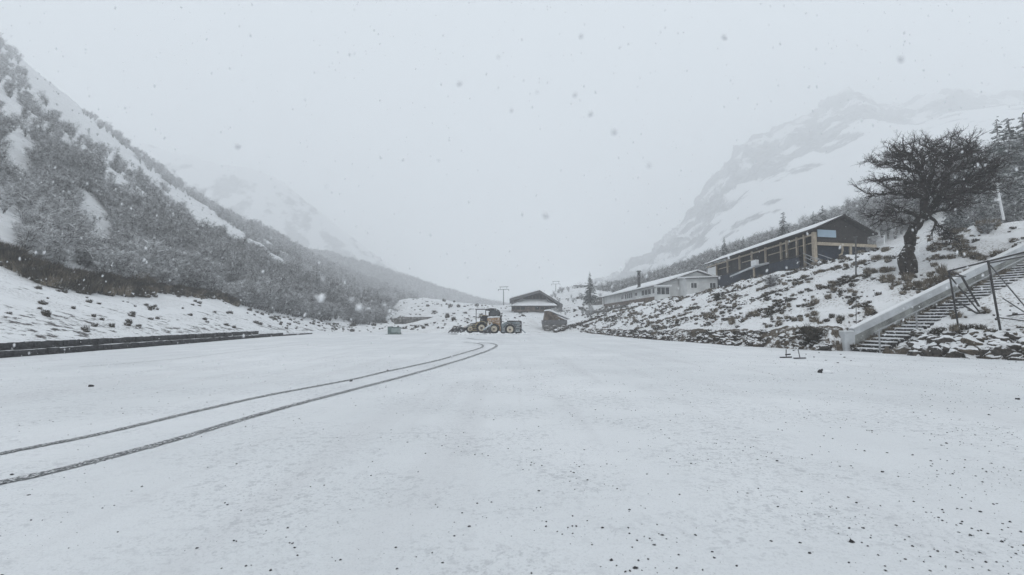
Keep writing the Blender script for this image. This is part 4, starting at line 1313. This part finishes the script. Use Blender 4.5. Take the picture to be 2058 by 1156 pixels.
def conifer(seed, h, w):
    rnd = random.Random(seed)
    tk, nd = MB(), MB()
    tk.tube([(0, 0, -.4), (0, 0, h * .5), (0, 0, h * .97)], [h * .022, h * .014, .02], 6)
    n_l = int(h * 6)
    for l in range(n_l):
        f = l / n_l
        z = h * (.10 + .88 * f)
        r = w * (1 - f) ** .85 * rnd.uniform(.75, 1.15) + .08
        nb = 7 if f < .7 else 5
        a0 = rnd.uniform(0, 6)
        for k in range(nb):
            az = a0 + k * 2 * math.pi / nb + rnd.uniform(-.3, .3)
            rr = r * rnd.uniform(.4, 1.2)
            dv = Vector((math.cos(az), math.sin(az), 0))
            sd_ = Vector((-math.sin(az), math.cos(az), 0))
            base = Vector((0, 0, z + rnd.uniform(-.28, .28)))
            for j in range(4):
                g0 = rr * (.15 + .25 * j)
                c = base + dv * g0 + Vector((0, 0, -.30 * g0 + .05))
                ww = rr * .26 * (1 - .15 * j)
                for s_ in (-1, 1):
                    e = c + dv * rr * .28 + sd_ * s_ * ww * rnd.uniform(.6, 1.3) + Vector((0, 0, -.18 * rr * rnd.uniform(.3, 1.4)))
                    nd.add([c - dv * .12 * rr, c + dv * .16 * rr + Vector((0, 0, .05)), e], [(0, 1, 2)])
    a = tk.build('trunk', M['grey_bark'])
    b = nd.build('crown', M['needles'])
    ma, mb_ = a.data, b.data
    bpy.data.objects.remove(a)
    bpy.data.objects.remove(b)
    return ma, mb_

def plant(name, protos, k, loc, sc, rz, label, cat, group, parts=('stems', 'crown')):
    t_ = thing(name, label, cat, loc, group)
    t_.rotation_euler = (0, 0, rz)
    t_.scale = sc if hasattr(sc, '__len__') else (sc, sc, sc)
    for pn, me in zip(parts, protos[k]):
        o_ = link_mesh(pn, me, t_)
    return t_

def scatter_gn(name, protos, pts, scales, seed, flat=1.0, lean=.12):
    """a mass nobody could count: one object that strews merged copies of the prototypes over its points"""
    col = bpy.data.collections.new(name + '_sources')
    for k, ms in enumerate(protos):
        mb = MB()
        mats = []
        for me in ms:
            for m_ in me.materials:
                mats.append(m_)
        base = 0
        for me in ms:
            n0 = len(mb.v)
            mb.v.extend([tuple(v.co) for v in me.vertices])
            for p in me.polygons:
                mb.f.append(tuple(i + n0 for i in p.vertices))
                mb.mi.append(base + p.material_index)
            base += len(me.materials)
        o_ = mb.build(name + '_source', mats)
        scene.collection.objects.unlink(o_)
        col.objects.link(o_)
    me = bpy.data.meshes.new(name)
    me.from_pydata([tuple(p) for p in pts], [], [])
    at = me.attributes.new('size', 'FLOAT', 'POINT')
    at.data.foreach_set('value', list(scales))
    o = link_mesh(name, me)
    ng = bpy.data.node_groups.new(name, 'GeometryNodeTree')
    ng.interface.new_socket('Geometry', in_out='INPUT', socket_type='NodeSocketGeometry')
    ng.interface.new_socket('Geometry', in_out='OUTPUT', socket_type='NodeSocketGeometry')
    N, Lk = ng.nodes, ng.links
    gi, go = N.new('NodeGroupInput'), N.new('NodeGroupOutput')
    ci = N.new('GeometryNodeCollectionInfo')
    ci.inputs['Collection'].default_value = col
    ci.inputs['Separate Children'].default_value = True
    ci.inputs['Reset Children'].default_value = True
    ip = N.new('GeometryNodeInstanceOnPoints')
    ip.inputs['Pick Instance'].default_value = True
    ri = N.new('FunctionNodeRandomValue')
    ri.data_type = 'INT'
    ri.inputs[4].default_value, ri.inputs[5].default_value = 0, len(protos) - 1
    ri.inputs['Seed'].default_value = seed
    rr = N.new('FunctionNodeRandomValue')
    rr.data_type = 'FLOAT_VECTOR'
    rr.inputs[0].default_value, rr.inputs[1].default_value = (-lean, -lean, 0), (lean, lean, 6.283)
    rr.inputs['Seed'].default_value = seed + 1
    na = N.new('GeometryNodeInputNamedAttribute')
    na.data_type = 'FLOAT'
    na.inputs[0].default_value = 'size'
    Lk.new(gi.outputs[0], ip.inputs['Points'])
    Lk.new(ci.outputs[0], ip.inputs['Instance'])
    Lk.new(ri.outputs[2], ip.inputs['Instance Index'])
    Lk.new(rr.outputs[0], ip.inputs['Rotation'])
    Lk.new(na.outputs[0], ip.inputs['Scale'])
    Lk.new(ip.outputs[0], go.inputs[0])
    md = o.modifiers.new('strew', 'NODES')
    md.node_group = ng
    tag(o, kind='stuff')
    return o

BARE = [bare_tree(100 + k, 3.2, 1.5, 6, 420, .75, .020, 'grey_twig' if k % 2 else 'grey_twig_snowy', 'grey_bark') for k in range(6)]
TALL = [bare_tree(200 + k, 6.5, 2.2, 5, 760, .95, .022, 'grey_twig', 'grey_bark') for k in range(4)]
CON = [conifer(300 + k, 8.0, 1.7) for k in range(4)]

# ------------------------------------------------------------------ trees of the left hillside
def inside(poly, x, y):
    c = False
    j = len(poly) - 1
    for i in range(len(poly)):
        xi, yi = poly[i]
        xj, yj = poly[j]
        if (yi > y) != (yj > y) and x < (xj - xi) * (y - yi) / (yj - yi) + xi:
            c = not c
        j = i
    return c
CLEAR = [  # snow left open between the trees
    [(330, 372), (360, 385), (500, 478), (496, 490), (470, 488), (400, 445), (350, 405)],
    [(40, 118), (90, 145), (170, 235), (230, 285), (215, 300), (170, 268), (120, 215), (70, 175)],
    [(215, 285), (250, 300), (330, 372), (318, 380), (262, 340)],
    [(150, 370), (190, 395), (235, 450), (225, 468), (180, 450), (150, 410)],
    [(0, 275), (40, 300), (70, 345), (40, 340), (0, 318)],
    [(160, 455), (215, 470), (230, 500), (180, 490)],
    [(0, 478), (60, 510), (40, 520), (0, 500)],
    [(770, 640), (790, 620), (860, 596), (960, 615), (960, 660), (770, 660)],
]
BAND_PX = [(-140, 470), (-40, 505), (0, 520), (40, 538), (90, 560), (140, 572), (200, 578), (250, 583), (300, 580), (350, 586), (400, 592), (440, 597), (480, 612)]
lp_rnd = random.Random(77)
cand = []
def on_sheet(rows, u, v):
    k = len(rows[0])
    r = min(int(v), len(rows) - 2)
    f = v - r
    t = u * (k - 1)
    j = min(int(t), k - 2)
    g = t - j
    a = Vector(rows[r][j]).lerp(Vector(rows[r][j + 1]), g)
    b = Vector(rows[r + 1][j]).lerp(Vector(rows[r + 1][j + 1]), g)
    return a.lerp(b, f)
LR = [L_base, L_top, L_band, L_m1, L_ridge]
tries = 0
while tries < 36000:
    tries += 1
    v = 2.01 + 1.99 * lp_rnd.random() ** 1.25
    p = on_sheet(LR, lp_rnd.random(), min(3.999, v))
    px, py = proj(p)
    if not (-140 < px < 1000 and -40 < py < 700):
        continue
    z = drop(p.x, p.y, 'wooded_hillside')
    px, py = proj((p.x, p.y, z))
    den = .17 + 1.7 * fbm(p.x + p.z * .9, p.y, 3, 8, 3)
    if v > 3.5 and px < 330:
        den -= .30
    if py > 470 and px > 330:
        den += .3
    hp = 2600 / p.y
    small = False
    if any(inside(c, px, py - hp * k) for c in CLEAR for k in (0, .35, .7)):
        den = .05
        small = True
    elif px < 330:
        den = max(den, .10)
    if px < 480 and py > np.interp(px, [q_[0] for q_ in BAND_PX], [q_[1] for q_ in BAND_PX]) - 26:
        den = .06
    if lp_rnd.random() > den:
        continue
    cand.append((p.x, p.y, z, px, py, .3 if small else 1.0))
    if len(cand) >= 8000:
        break
def dist(c):
    return math.hypot(c[0], c[1])
def in_frame(c):
    return 5 < c[3] < 2050 and 5 < c[4] < 1150
vis = sorted([c for c in cand if in_frame(c)], key=dist)
near = vis[:290]
def hill_zone(c):
    if c[4] > 490:
        return ('low on the left hillside just above the dark grass edge' if c[3] < 420 else 'at the left hillside foot beyond the end of the bank')
    return ('high on the left hillside near the left picture edge' if c[3] < 170 else 'halfway up the left hillside')
nset = set(id(c) for c in near)
for c in near:
    s_ = lp_rnd.uniform(.45, 1.1) * (.5 + .5 * c[5])
    plant('bare_shrub', BARE, lp_rnd.randrange(6), (c[0], c[1], c[2]), (s_ * 1.15, s_ * 1.15, s_), lp_rnd.uniform(0, 6.28),
          'bare snow-dusted grey shrub ' + hill_zone(c), 'shrub', 'bare shrubs ' + hill_zone(c))
rest = [c for c in cand if id(c) not in nset]
big_ = [c for c in rest if c[5] > .9 and lp_rnd.random() < .05]
scatter_gn('taller_hillside_woods', TALL, [c[:3] for c in big_], [lp_rnd.uniform(.5, .95) for c in big_], 7)
scatter_gn('hillside_woods', BARE, [(c[0], c[1], c[2]) for c in rest], [c[5] * lp_rnd.uniform(.45, 1.2) * (.85 + max(0, c[1] - 80) / 380) for c in rest], 5)
# one pale snow-crusted tree stands out at the edge of the bank
PALE = [bare_tree(401, 5.2, 1.7, 5, 260, .9, .020, 'grey_twig_snowy', 'pale_bark')]
h = hit(108, 531, 'wooded_hillside')
plant('pale_tree', PALE, 0, tuple(h), .95, 1.0, 'slender pale snow-crusted tree above the dark grassy edge at left', 'tree', None)
# far spur woods
pts, sc_ = [], []
for k in range(5200):
    u, v = lp_rnd.random(), lp_rnd.random()
    p = on_sheet([S_toe, S_ridge], u, v)
    if fbm(p.x, p.y, 0, 30, 3) > .05 + .35 * v and u < .75:
        continue
    z = drop(p.x, p.y, 'far_wooded_spur')
    px, py = proj((p.x, p.y, z))
    if px < -50 or px > 1150:
        continue
    if px < 640 and py < 505 and lp_rnd.random() < .75:
        continue
    pts.append((p.x, p.y, z))
    sc_.append(lp_rnd.uniform(1.7, 3.0))
scatter_gn('far_spur_woods', BARE, pts, sc_, 9)

# ------------------------------------------------------------------ right-hand woods behind the buildings
FR = [F_base, F_lip, F_mid, F_crest, F_plat, F_for, F_out]
rt = []
tries = 0
while tries < 15000 and len(rt) < 1500:
    tries += 1
    u = lp_rnd.uniform(.1, 1)
    v = lp_rnd.uniform(3.9, 5.75)
    p = on_sheet(FR, u, v)
    px, py = proj(p)
    if not (1150 < px < 2150):
        continue
    if 1740 < px < 1905 and p.y < 78:
        continue
    q2 = Vector((p.x, p.y)) - PA
    if -4 < q2.x < 11 and -3 < q2.y < 38:
        continue
    if 14 < p.x < 38 and 70 < p.y < 116:
        continue
    if v > 5.35 + .3 * fbm(p.x, p.y, 0, 20, 2):
        continue
    if px < 1420 and v < 4.2:
        continue
    if lp_rnd.random() > (.8 if v < 5.2 else .45) + .5 * fbm(p.x, p.y, 7, 15, 2):
        continue
    z = drop(p.x, p.y, 'snowy_bank')
    rt.append((p.x, p.y, z, px, py))
rt.sort(key=dist)
for k, c in enumerate(rt[:280]):
    s_ = lp_rnd.uniform(.7, 1.15)
    wz = 'behind the white house' if c[3] < 1420 else ('behind the pavilion' if c[3] < 1740 else 'behind the old tree')
    if lp_rnd.random() < (.10 if c[3] < 1800 else .45):
        plant('conifer', CON, lp_rnd.randrange(4), c[:3], (s_, s_, s_ * lp_rnd.uniform(.8, 1.2)), lp_rnd.uniform(0, 6.28),
              'grey snow-dusted conifer in the woods ' + wz, 'conifer', 'conifers in the woods ' + wz, ('trunk', 'crown'))
    else:
        plant('bare_tree', TALL, lp_rnd.randrange(4), c[:3], s_, lp_rnd.uniform(0, 6.28),
              'bare grey tree in the woods ' + wz, 'tree', 'bare trees in the woods ' + wz)
scatter_gn('upper_woods', TALL, [c[:3] for c in rt[280:]], [lp_rnd.uniform(.7, 1.15) for c in rt[280:]], 15)
# trees that stand out
def lone(px, py_top, py_base, Y, label, w=1.0, kind='lone_conifer'):
    b0 = P(px, py_base, Y)
    hgt = P(px, py_top, Y).z - b0.z
    s_ = hgt / 8.0
    plant(kind, CON, lp_rnd.randrange(4), tuple(b0), (s_ * w, s_ * w, s_), lp_rnd.uniform(0, 6.28), label, 'conifer', None, ('trunk', 'crown'))
lone(1186, 546, 614, 100, 'lone dark green conifer left of the white house', .95)
lone(1457, 476, 540, 96, 'dark spiky conifer above the far end of the pavilion roof', .8)
lone(1638, 424, 520, 92, 'dark conifer rising just behind the pavilion roof near its peak', .8)
lone(2018, 236, 470, 58, 'tall dark conifer at the upper right edge of the picture', 1.0)
lone(2042, 232, 470, 55, 'tallest dark conifer at the far right edge, beside another tall one', 1.1)
lone(2072, 225, 470, 56, 'tall dark conifer half out of the picture at the right edge', 1.1)
lone(1972, 283, 470, 66, 'grey conifer showing above the right side of the old tree', 1.1)
lone(1945, 300, 470, 70, 'paler grey conifer directly behind the old tree crown', 1.1)
lone(2000, 330, 470, 62, 'squat dark conifer behind the white utility pole', 1.3)
lone(2038, 330, 470, 52, 'bushy dark conifer low at the right edge behind the crest', 1.4)

# ------------------------------------------------------------------ scrub and tufts on the banks
def tuft(seed, r, h, nb, blade, cush, dome=.55):
    rnd = random.Random(seed)
    mb = MB()
    mb.m = 0
    rock_into(mb, (0, 0, 0), (r * rnd.uniform(.55, .8), r * rnd.uniform(.55, .8), h * dome * .72), seed, ICO2, 1.1)
    mb.m = 1
    for k in range(nb):
        az = rnd.uniform(0, 6.283)
        rr = r * rnd.random() ** .6 * .95
        a = Vector((math.cos(az) * rr, math.sin(az) * rr, 0))
        az2 = az + rnd.uniform(-.8, .8)
        lean = rnd.uniform(.1, .75) * h
        L_ = h * rnd.uniform(.6, 1.15)
        m_ = a + Vector((math.cos(az2) * lean * .35, math.sin(az2) * lean * .35, L_ * .6))
        e = a + Vector((math.cos(az2) * lean, math.sin(az2) * lean, L_ * rnd.uniform(.7, 1.0)))
        sd_ = Vector((-math.sin(az2), math.cos(az2), 0)) * rnd.uniform(.008, .016)
        mb.add([a - sd_, a + sd_, m_ + sd_ * .8, m_ - sd_ * .8, e], [(0, 1, 2, 3), (3, 2, 4)])
    o_ = mb.build('tuft', [M[cush], M[blade]], smooth=True)
    me = o_.data
    bpy.data.objects.remove(o_)
    return me
TAN = [tuft(500 + k, .34, .46, 170, 'grass_tan', 'cushion_tan') for k in range(4)]
DRK = [tuft(520 + k, .30, .30, 150, 'grass_dark', 'cushion', .7) for k in range(5)]
br = random.Random(31)
spots = []
tries = 0
while len(spots) < 4600 and tries < 50000:
    tries += 1
    u = br.uniform(.14, .93)
    v = 1.1 + 1.93 * br.random()
    p = on_sheet(FR, u, v)
    s_, t_ = stair_st(p.x, p.y)
    if -.6 < s_ < 15 and -.5 < t_ < ST_W + .3:
        continue
    px, py = proj(p)
    if not (1130 < px < 2120):
        continue
    if 1640 < px < 1705 and 600 < py < 660 and br.random() < .8:
        continue
    if t_ > ST_W and br.random() < .75:
        continue
    den = .30 + 1.35 * fbm(p.x, p.y, 8, 2.6, 3)
    if abs(px - 1828) < 34 and 470 < py < 575 and br.random() < .9:
        continue
    if br.random() > den:
        continue
    z = drop(p.x, p.y, 'snowy_bank')
    spots.append((p.x, p.y, z, px, py, v))
spots.sort(key=lambda c: dist(c) + br.uniform(0, 12))
def one_tuft(me, loc, sc, label, group, name='grass_tuft', cat='grass tuft'):
    o_ = link_mesh(name, me)
    o_.location = loc
    o_.rotation_euler = (br.uniform(-.15, .15), br.uniform(-.15, .15), br.uniform(0, 6.28))
    o_.scale = (sc * br.uniform(.8, 1.3), sc * br.uniform(.8, 1.3), sc * br.uniform(1.0, 1.7))
    return tag(o_, label, cat, group)
def bank_zone(c):
    if math.hypot(c[3] - 1880, (c[4] - 530) * 1.5) < 150:
        return 'around the foot of the old tree'
    if c[3] > 1640:
        return 'between the slope pole and the parapet'
    if c[3] > 1420:
        return 'on the bank below the pavilion'
    return 'on the far bank below the white house'
restd, restt = [], []
n_t = n_d = 0
for c in spots:
    dtree = math.hypot(c[3] - 1900, (c[4] - 525) * 1.6)
    tan = br.random() < (.70 if dtree < 150 else .26)
    sc = (.14 + .60 * br.random() ** 2.8) * (1.5 if dtree < 150 else 1)
    if tan and n_t < 150:
        n_t += 1
        one_tuft(br.choice(TAN), c[:3], sc, 'tan dry grass tuft in snow ' + bank_zone(c), 'dry grass tufts ' + bank_zone(c))
    elif not tan and n_d < 150:
        n_d += 1
        one_tuft(br.choice(DRK), c[:3], sc, 'dark snow-capped cushion scrub ' + bank_zone(c), 'dark cushion scrub ' + bank_zone(c), 'cushion_shrub', 'shrub')
    else:
        (restt if tan else restd).append((c[:3], sc))
scatter_gn('bank_scrub', [(m_,) for m_ in DRK], [c[0] for c in restd], [c[1] for c in restd], 21)
scatter_gn('bank_dry_grass', [(m_,) for m_ in TAN], [c[0] for c in restt], [c[1] for c in restt], 23)
# weeds along the foot of the parapet
w_pts, w_sc = [], []
for k in range(90):
    s_ = br.random() ** 1.2 * 11
    i_ = int(max(0, s_) / RUN)
    w_pts.append(tuple(SP(s_, br.uniform(.02, .14 + .16 * br.random()), (i_ + 1) * RISE - .04)))
    w_sc.append(br.uniform(.3, .75))
scatter_gn('weeds_on_steps', [(m_,) for m_ in TAN + DRK[:2]], w_pts, w_sc, 51)
# larger shrubs
BIG = [bare_tree(610, 1.3, .75, 14, 900, .42, .012, 'grass_dark', 'grass_dark'), bare_tree(611, 1.2, .9, 12, 700, .42, .012, 'grey_twig', 'grey_bark')]
h = hit(1632, 690, 'snowy_bank', 'field')
plant('dark_shrub', BIG, 0, (h.x, h.y, 0.0), (1.05, 1.05, 1.05), .4, 'big dark bushy shrub on the stone bank left of the steps', 'shrub', None)
h = hit(1548, 577, 'snowy_bank')
plant('grey_shrub', BIG, 1, tuple(h), (1.2, 1.2, .9), 1.4, 'low grey-brown shrub on the bank crest below the pavilion awning', 'shrub', None)
h = hit(1440, 605, 'snowy_bank')
plant('grey_shrub', BIG, 0, tuple(h), (.7, .7, .6), 2.4, 'small dark shrub on the middle of the bank below the white annex', 'shrub', None)
h = hit(1985, 470, 'snowy_bank')
plant('grey_shrub', BIG, 1, tuple(h), (.9, .9, .7), 3.4, 'thin brown shrub on the crest below the utility pole', 'shrub', None)

# left bank: dark tufts, and a ragged dark grass edge below the woods
ls = []
tries = 0
while len(ls) < 200 and tries < 6000:
    tries += 1
    u, v = br.uniform(.2, .86), 1.05 + .93 * br.random()
    p = on_sheet(LR, u, v)
    px, py = proj(p)
    if not (-30 < px < 760):
        continue
    if br.random() > .35 + .9 * fbm(p.x, p.y, 2, 4, 2):
        continue
    ls.append((p.x, p.y, drop(p.x, p.y, 'wooded_hillside')))
for c in ls:
    lz = 'near the far end of the stone wall' if proj(c)[0] > 430 else ('on the left bank just above the stone wall' if c[2] < 3 else 'on the left bank just below the dark grass edge')
    one_tuft(br.choice(DRK), c, br.uniform(.25, .8), 'dark tuft poking through snow ' + lz, 'dark tufts ' + lz, 'scrub_tuft', 'shrub')
edge_pts, edge_sc = [], []
line = [(-40, 505), (0, 520), (40, 538), (90, 560), (140, 572), (200, 578), (250, 583), (300, 580), (350, 586), (400, 592), (440, 597), (480, 612)]
for (x0, y0), (x1, y1) in zip(line[:-1], line[1:]):
    for k in range(80):
        f = br.random()
        yy = y0 + (y1 - y0) * f + br.gauss(0, 5 if x0 < 300 else 2.5)
        hh = hit(x0 + (x1 - x0) * f, yy, 'wooded_hillside')
        if hh:
            edge_pts.append(tuple(hh))
            edge_sc.append(br.uniform(1.1, 2.2) * (1 if x0 < 300 else .6))
EDGE = [(tuft(560 + k, .36, .55, 260, 'grass_dark' if k % 3 else 'grass_tan', 'cushion', .6),) for k in range(5)]
scatter_gn('dark_grass_edge', EDGE, edge_pts, edge_sc, 33)
# scrub of the valley head
vp_, vs_ = [], []
for k in range(2200):
    x, y = br.uniform(640, 1240), br.uniform(600, 668)
    hh = hit(x, y, 'valley_head', 'snowy_bank', 'wooded_hillside')
    if hh is None or not 60 < hh.y < 190 or br.random() > .30 + .9 * fbm(hh.x, hh.y, 4, 6, 2):
        continue
    if 1060 < x < 1095:
        continue
    vp_.append(tuple(hh))
    vs_.append(br.uniform(.5, 1.3) * (1 if hh.y < 90 else 1.6))
for p, s_ in list(zip(vp_, vs_))[:90]:
    one_tuft(br.choice(DRK), p, s_, 'small dark scrub on the snowy rise at the head of the field', 'scrub at the head of the field', 'scrub_tuft', 'shrub')

scatter_gn('valley_scrub', [(m_,) for m_ in DRK], vp_[90:], [a_ * .5 for a_ in vs_[90:]], 61)
wb_, ws_ = [], []
for k in range(70):
    hh = hit(br.uniform(1095, 1215), br.uniform(572, 640), 'valley_head', 'snowy_bank')
    if hh is not None and 80 < hh.y < 200 and fbm(hh.x, hh.y, 2, 9, 2) > -.08:
        wb_.append(tuple(hh))
        ws_.append(br.uniform(.25, .7))
scatter_gn('valley_bushes', BARE, wb_, ws_, 63)

# ------------------------------------------------------------------ stone bank on the right, and rock wall by the steps
ROCKS = []
for k in range(12):
    mb = MB()
    rock_into(mb, (0, 0, 0), (1, .8, .8), k * 1.7 + 3, ICO2, .75)
    o_ = mb.build('stone', M['rock'] if k % 3 else M['rock_brown'], smooth=True)
    ROCKS.append(o_.data)
    bpy.data.objects.remove(o_)
def rock_line(root, base, lip, u0, u1, n, s0, s1, seed, zmax=1.05):
    rnd = random.Random(seed)
    off = origin_of(root)
    for k in range(n):
        u = rnd.uniform(u0, u1)
        f = rnd.random()
        t = u * (len(base) - 1)
        j = min(int(t), len(base) - 2)
        a = Vector(base[j]).lerp(Vector(base[j + 1]), t - j)
        b = Vector(lip[j]).lerp(Vector(lip[j + 1]), t - j)
        p = a.lerp(b, f * zmax)
        out = Vector((-(b - a).x, -(b - a).y, 0)).normalized()
        p += out * (.25 * (1 - f) + rnd.uniform(-.05, .18))
        s_, tt = stair_st(p.x, p.y)
        if -1 < s_ < 14 and -.6 < tt < ST_W + .35:
            continue
        sz = rnd.uniform(s0, s1) * (1.0 if f < .75 else .8)
        o_ = link_mesh('stone', rnd.choice(ROCKS), root)
        o_.location = p - off + Vector((0, 0, -.05))
        o_.rotation_euler = (rnd.uniform(-.5, .5), rnd.uniform(-.5, .5), rnd.uniform(0, 6.28))
        o_.scale = (sz * rnd.uniform(.8, 1.3), sz * rnd.uniform(.8, 1.2), sz * rnd.uniform(.6, 1.0))
sb = thing('stone_bank', 'long low bank of dark snow-capped stones along the right snow edge', 'stone bank', (14.2, 33, 0))
nb_ = len(F_base) - 1
rock_line(sb, F_base, F_lip, 3.15 / nb_, 4.4 / nb_, 150, .13, .33, 4)
rock_line(sb, F_base, F_lip, 4.4 / nb_, 6.3 / nb_, 140, .14, .34, 5)
rwl = thing('rock_wall', 'rough dark rock wall with snow pockets right of the steps', 'rock wall', (21.2, 20.6, 0))
rock_line(rwl, F_base, F_lip, 1.4 / nb_, 2.56 / nb_, 170, .2, .5, 6, 1.0)
# scrub growing out of the stones
g_pts, g_sc = [], []
for k in range(420):
    u = br.uniform(1.5, 5.8) / nb_
    f = br.random()
    t = u * nb_
    j = int(t)
    a = Vector(F_base[j]).lerp(Vector(F_base[j + 1]), t - j)
    b = Vector(F_lip[j]).lerp(Vector(F_lip[j + 1]), t - j)
    p = a.lerp(b, .2 + .9 * f)
    s_, tt = stair_st(p.x, p.y)
    if -1.2 < s_ < 14 and -.6 < tt < ST_W + 1.3:
        continue
    g_pts.append(tuple(p))
    g_sc.append(br.uniform(.35, .8))
scatter_gn('stone_bank_scrub', [(m_,) for m_ in DRK], g_pts, g_sc, 41)

# ------------------------------------------------------------------ tyre tracks on the field
def track(px_pts, w, seed):
    c = catmull([tuple(G(x, y)) for x, y in px_pts], 420)
    mb = MB()
    vv = []
    L = []
    for i, p in enumerate(c):
        d = Vector(c[min(i + 1, 419)] - c[max(i - 1, 0)])
        d.normalize()
        n = Vector((-d.y, d.x, 0))
        dd = math.hypot(p[0], p[1])
        for s_ in (-1, -.4, .4, 1):
            e = w / 2 * s_ + (.028 * noise.noise(Vector((p[0] * 9, p[1] * 9, seed + s_))) + .02 * noise.noise(Vector((p[0] * 26, p[1] * 26, seed + s_)))) * (abs(s_) == 1)
            x, y = p[0] + n.x * e, p[1] + n.y * e
            vv.append((x, y, fz(x, y) + .006 + dd * .00035))
    fs = []
    for i in range(419):
        for k in range(3):
            a = i * 4 + k
            fs.append((a, a + 1, a + 5, a + 4))
    mb.add(vv, fs)
    o_ = mb.build('tyre_track', M['slush'])
    tag(o_, kind='structure')
    me = o_.data
    if me.polygons[0].normal.z < 0:
        me.flip_normals()
track([(-260, 1030), (-100, 995), (0, 972), (150, 938), (350, 885), (507, 838), (700, 785), (850, 745), (950, 716), (985, 703), (998, 695), (988, 690.5), (962, 689)], .165, 1)
track([(-260, 965), (-100, 934), (0, 912), (200, 872), (400, 825), (550, 791), (705, 762), (780, 745), (880, 724), (945, 706), (970, 697), (962, 691), (932, 688.5)], .145, 2)
track([(1000, 684), (975, 683.5), (955, 682), (938, 679.5)], .2, 4)
track([(620, 692), (520, 702), (400, 716), (300, 726), (160, 738)], .05, 3)

# ------------------------------------------------------------------ stones, clods and grit on the field
def clod(px, py, size_px, label, name='stone', cat='stone', group=None, tall=.7):
    p = G(px, py)
    s_ = size_px / FPX * p.y / 2 * .68
    mb = MB()
    rock_into(mb, (p.x, p.y, fz(p.x, p.y) + s_ * .08), (s_, s_ * .8, s_ * tall), px * .37, ICO1, .8)
    return tag(mb.build(name, M['pebble'], origin=p), label, cat, group)
LS = 'small dark stone lying on the snow in the foreground'
GS = 'dark stones on the foreground snow'
for x, y, s_ in ((1712, 1092, 15), (1550, 1091, 9), (1608, 1094, 8), (1732, 1093, 6), (1627, 1115, 10), (1436, 1125, 8), (1431, 1113, 7), (1315, 1099, 9), (1277, 1145, 13), (1229, 1129, 10),
                 (1611, 990, 7), (1721, 1012, 7), (1705, 1001, 6), (1773, 951, 9), (1970, 1030, 9), (1950, 1077, 10), (2014, 1090, 10), (2030, 1050, 8), (2014, 1066, 6), (1902, 894, 7), (1834, 918, 6),
                 (1562, 929, 9), (1738, 910, 6), (1366, 997, 6), (1265, 1076, 6), (1083, 990, 7), (1190, 1098, 6), (1130, 1077, 5), (1900, 1140, 6), (2003, 1131, 7), (1988, 835, 7), (2045, 803, 12), (1988, 1148, 7), (890, 1133, 8), (505, 838, 8), (24, 955, 9)):
    clod(x, y, s_, LS, group=GS)
clod(1650, 749, 18, 'dark upright clod on the snow in front of the steps', 'clod', 'clod', tall=1.1)
q = MB(); c = G(1664, 750)
rock_into(q, (c.x, c.y, .02), (.17, .08, .07), 8, ICO1, .4)
tag(q.build('snow_lump', M['snow'], origin=c), 'low lump of snow beside the dark clod in front of the steps', 'snow lump')
clod(183, 776, 12, 'small dark clod alone on the snow at left, beyond the tyre tracks', 'clod', 'clod')
clod(706, 765, 8, 'dark clod touching the upper tyre track', 'clod', 'clod')
clod(780, 744, 8, 'dark clod just above the far tyre track', 'clod', 'clod')
for x, y, s_ in ((1690, 712, 6), (1697, 718, 6), (1660, 724, 5), (1636, 718, 5), (1646, 709, 5), (1684, 729, 6), (1620, 712, 5), (1710, 725, 5), (1595, 705, 6), (1668, 705, 6)):
    clod(x, y, s_, 'small dark stone on the snow at the foot of the stone bank', group='stones at the foot of the stone bank')
mb = MB()
gr = random.Random(9)
for k in range(22000):
    y = 2.2 * (1 + gr.random() ** 1.6 * 9)
    x = gr.uniform(-1.1, 1.1) * y
    px = CX + x / y * FPX
    if gr.random() > (.18 + .8 * max(0, (px - 650) / 1400)) or (gr.random() > .5 + 1.4 * fbm(x, y, 0, 1.1, 2)):
        continue
    s_ = .0019 + .006 * gr.random() ** 3
    s_ *= (1 + y * .04)
    rock_into(mb, (x, y, fz(x, y) + s_ * .3), (s_ * gr.uniform(.8, 1.8), s_, s_ * .7), k, ICO0, .4, gr.uniform(0, 3))
tag(mb.build('grit', M['pebble']), kind='stuff')

# ------------------------------------------------------------------ falling snow
mb = MB()
fr = random.Random(3)
def flake(c, r, e=1.0):
    t = Vector((fr.uniform(-.35, .55), 0, 1)).normalized()
    vv = []
    for v_ in ICO0[0]:
        k = 1 + .35 * noise.noise(v_ * 2 + c * 7)
        p = v_ * r * k
        p = p + t * p.dot(t) * (e - 1)
        vv.append(c + p)
    mb.add(vv, ICO0[1])
for k in range(5200):
    Y = 1.4 + 26 * fr.random() ** 1.5
    px, py = fr.uniform(-60, 2120), fr.uniform(-60, 780)
    c = P(px, py, Y)
    if c.z < .1:
        continue
    flake(c, fr.uniform(.0012, .0031) * (1 + .055 * Y), fr.uniform(1.2, 2.6))
for px, py, s_, e in ((1097, 432, 14, 1.3), (1235, 263, 13, 1.6), (1187, 228, 11, 1.6), (1168, 72, 8, 1.9), (923, 168, 12, 1.2), (478, 294, 13, 1.2), (645, 600, 13, 1.6), (722, 618, 15, 1.0),
                      (706, 602, 8, 1.0), (1156, 190, 9, 1.6), (1304, 332, 11, 1.1), (1811, 118, 12, 1.4), (1002, 115, 7, 1.3), (1028, 222, 7, 1.6), (882, 322, 7, 1.2), (1455, 75, 10, 1.5), (657, 374, 6, 1.2), (1080, 185, 6, 1.3), (773, 613, 7, 1.0), (636, 596, 7, 1.0)):
    Y = fr.uniform(.5, .85)
    flake(P(px, py, Y), s_ / FPX * Y / 2, e)
tag(mb.build('falling_snow', M['flake'], smooth=True), kind='stuff')
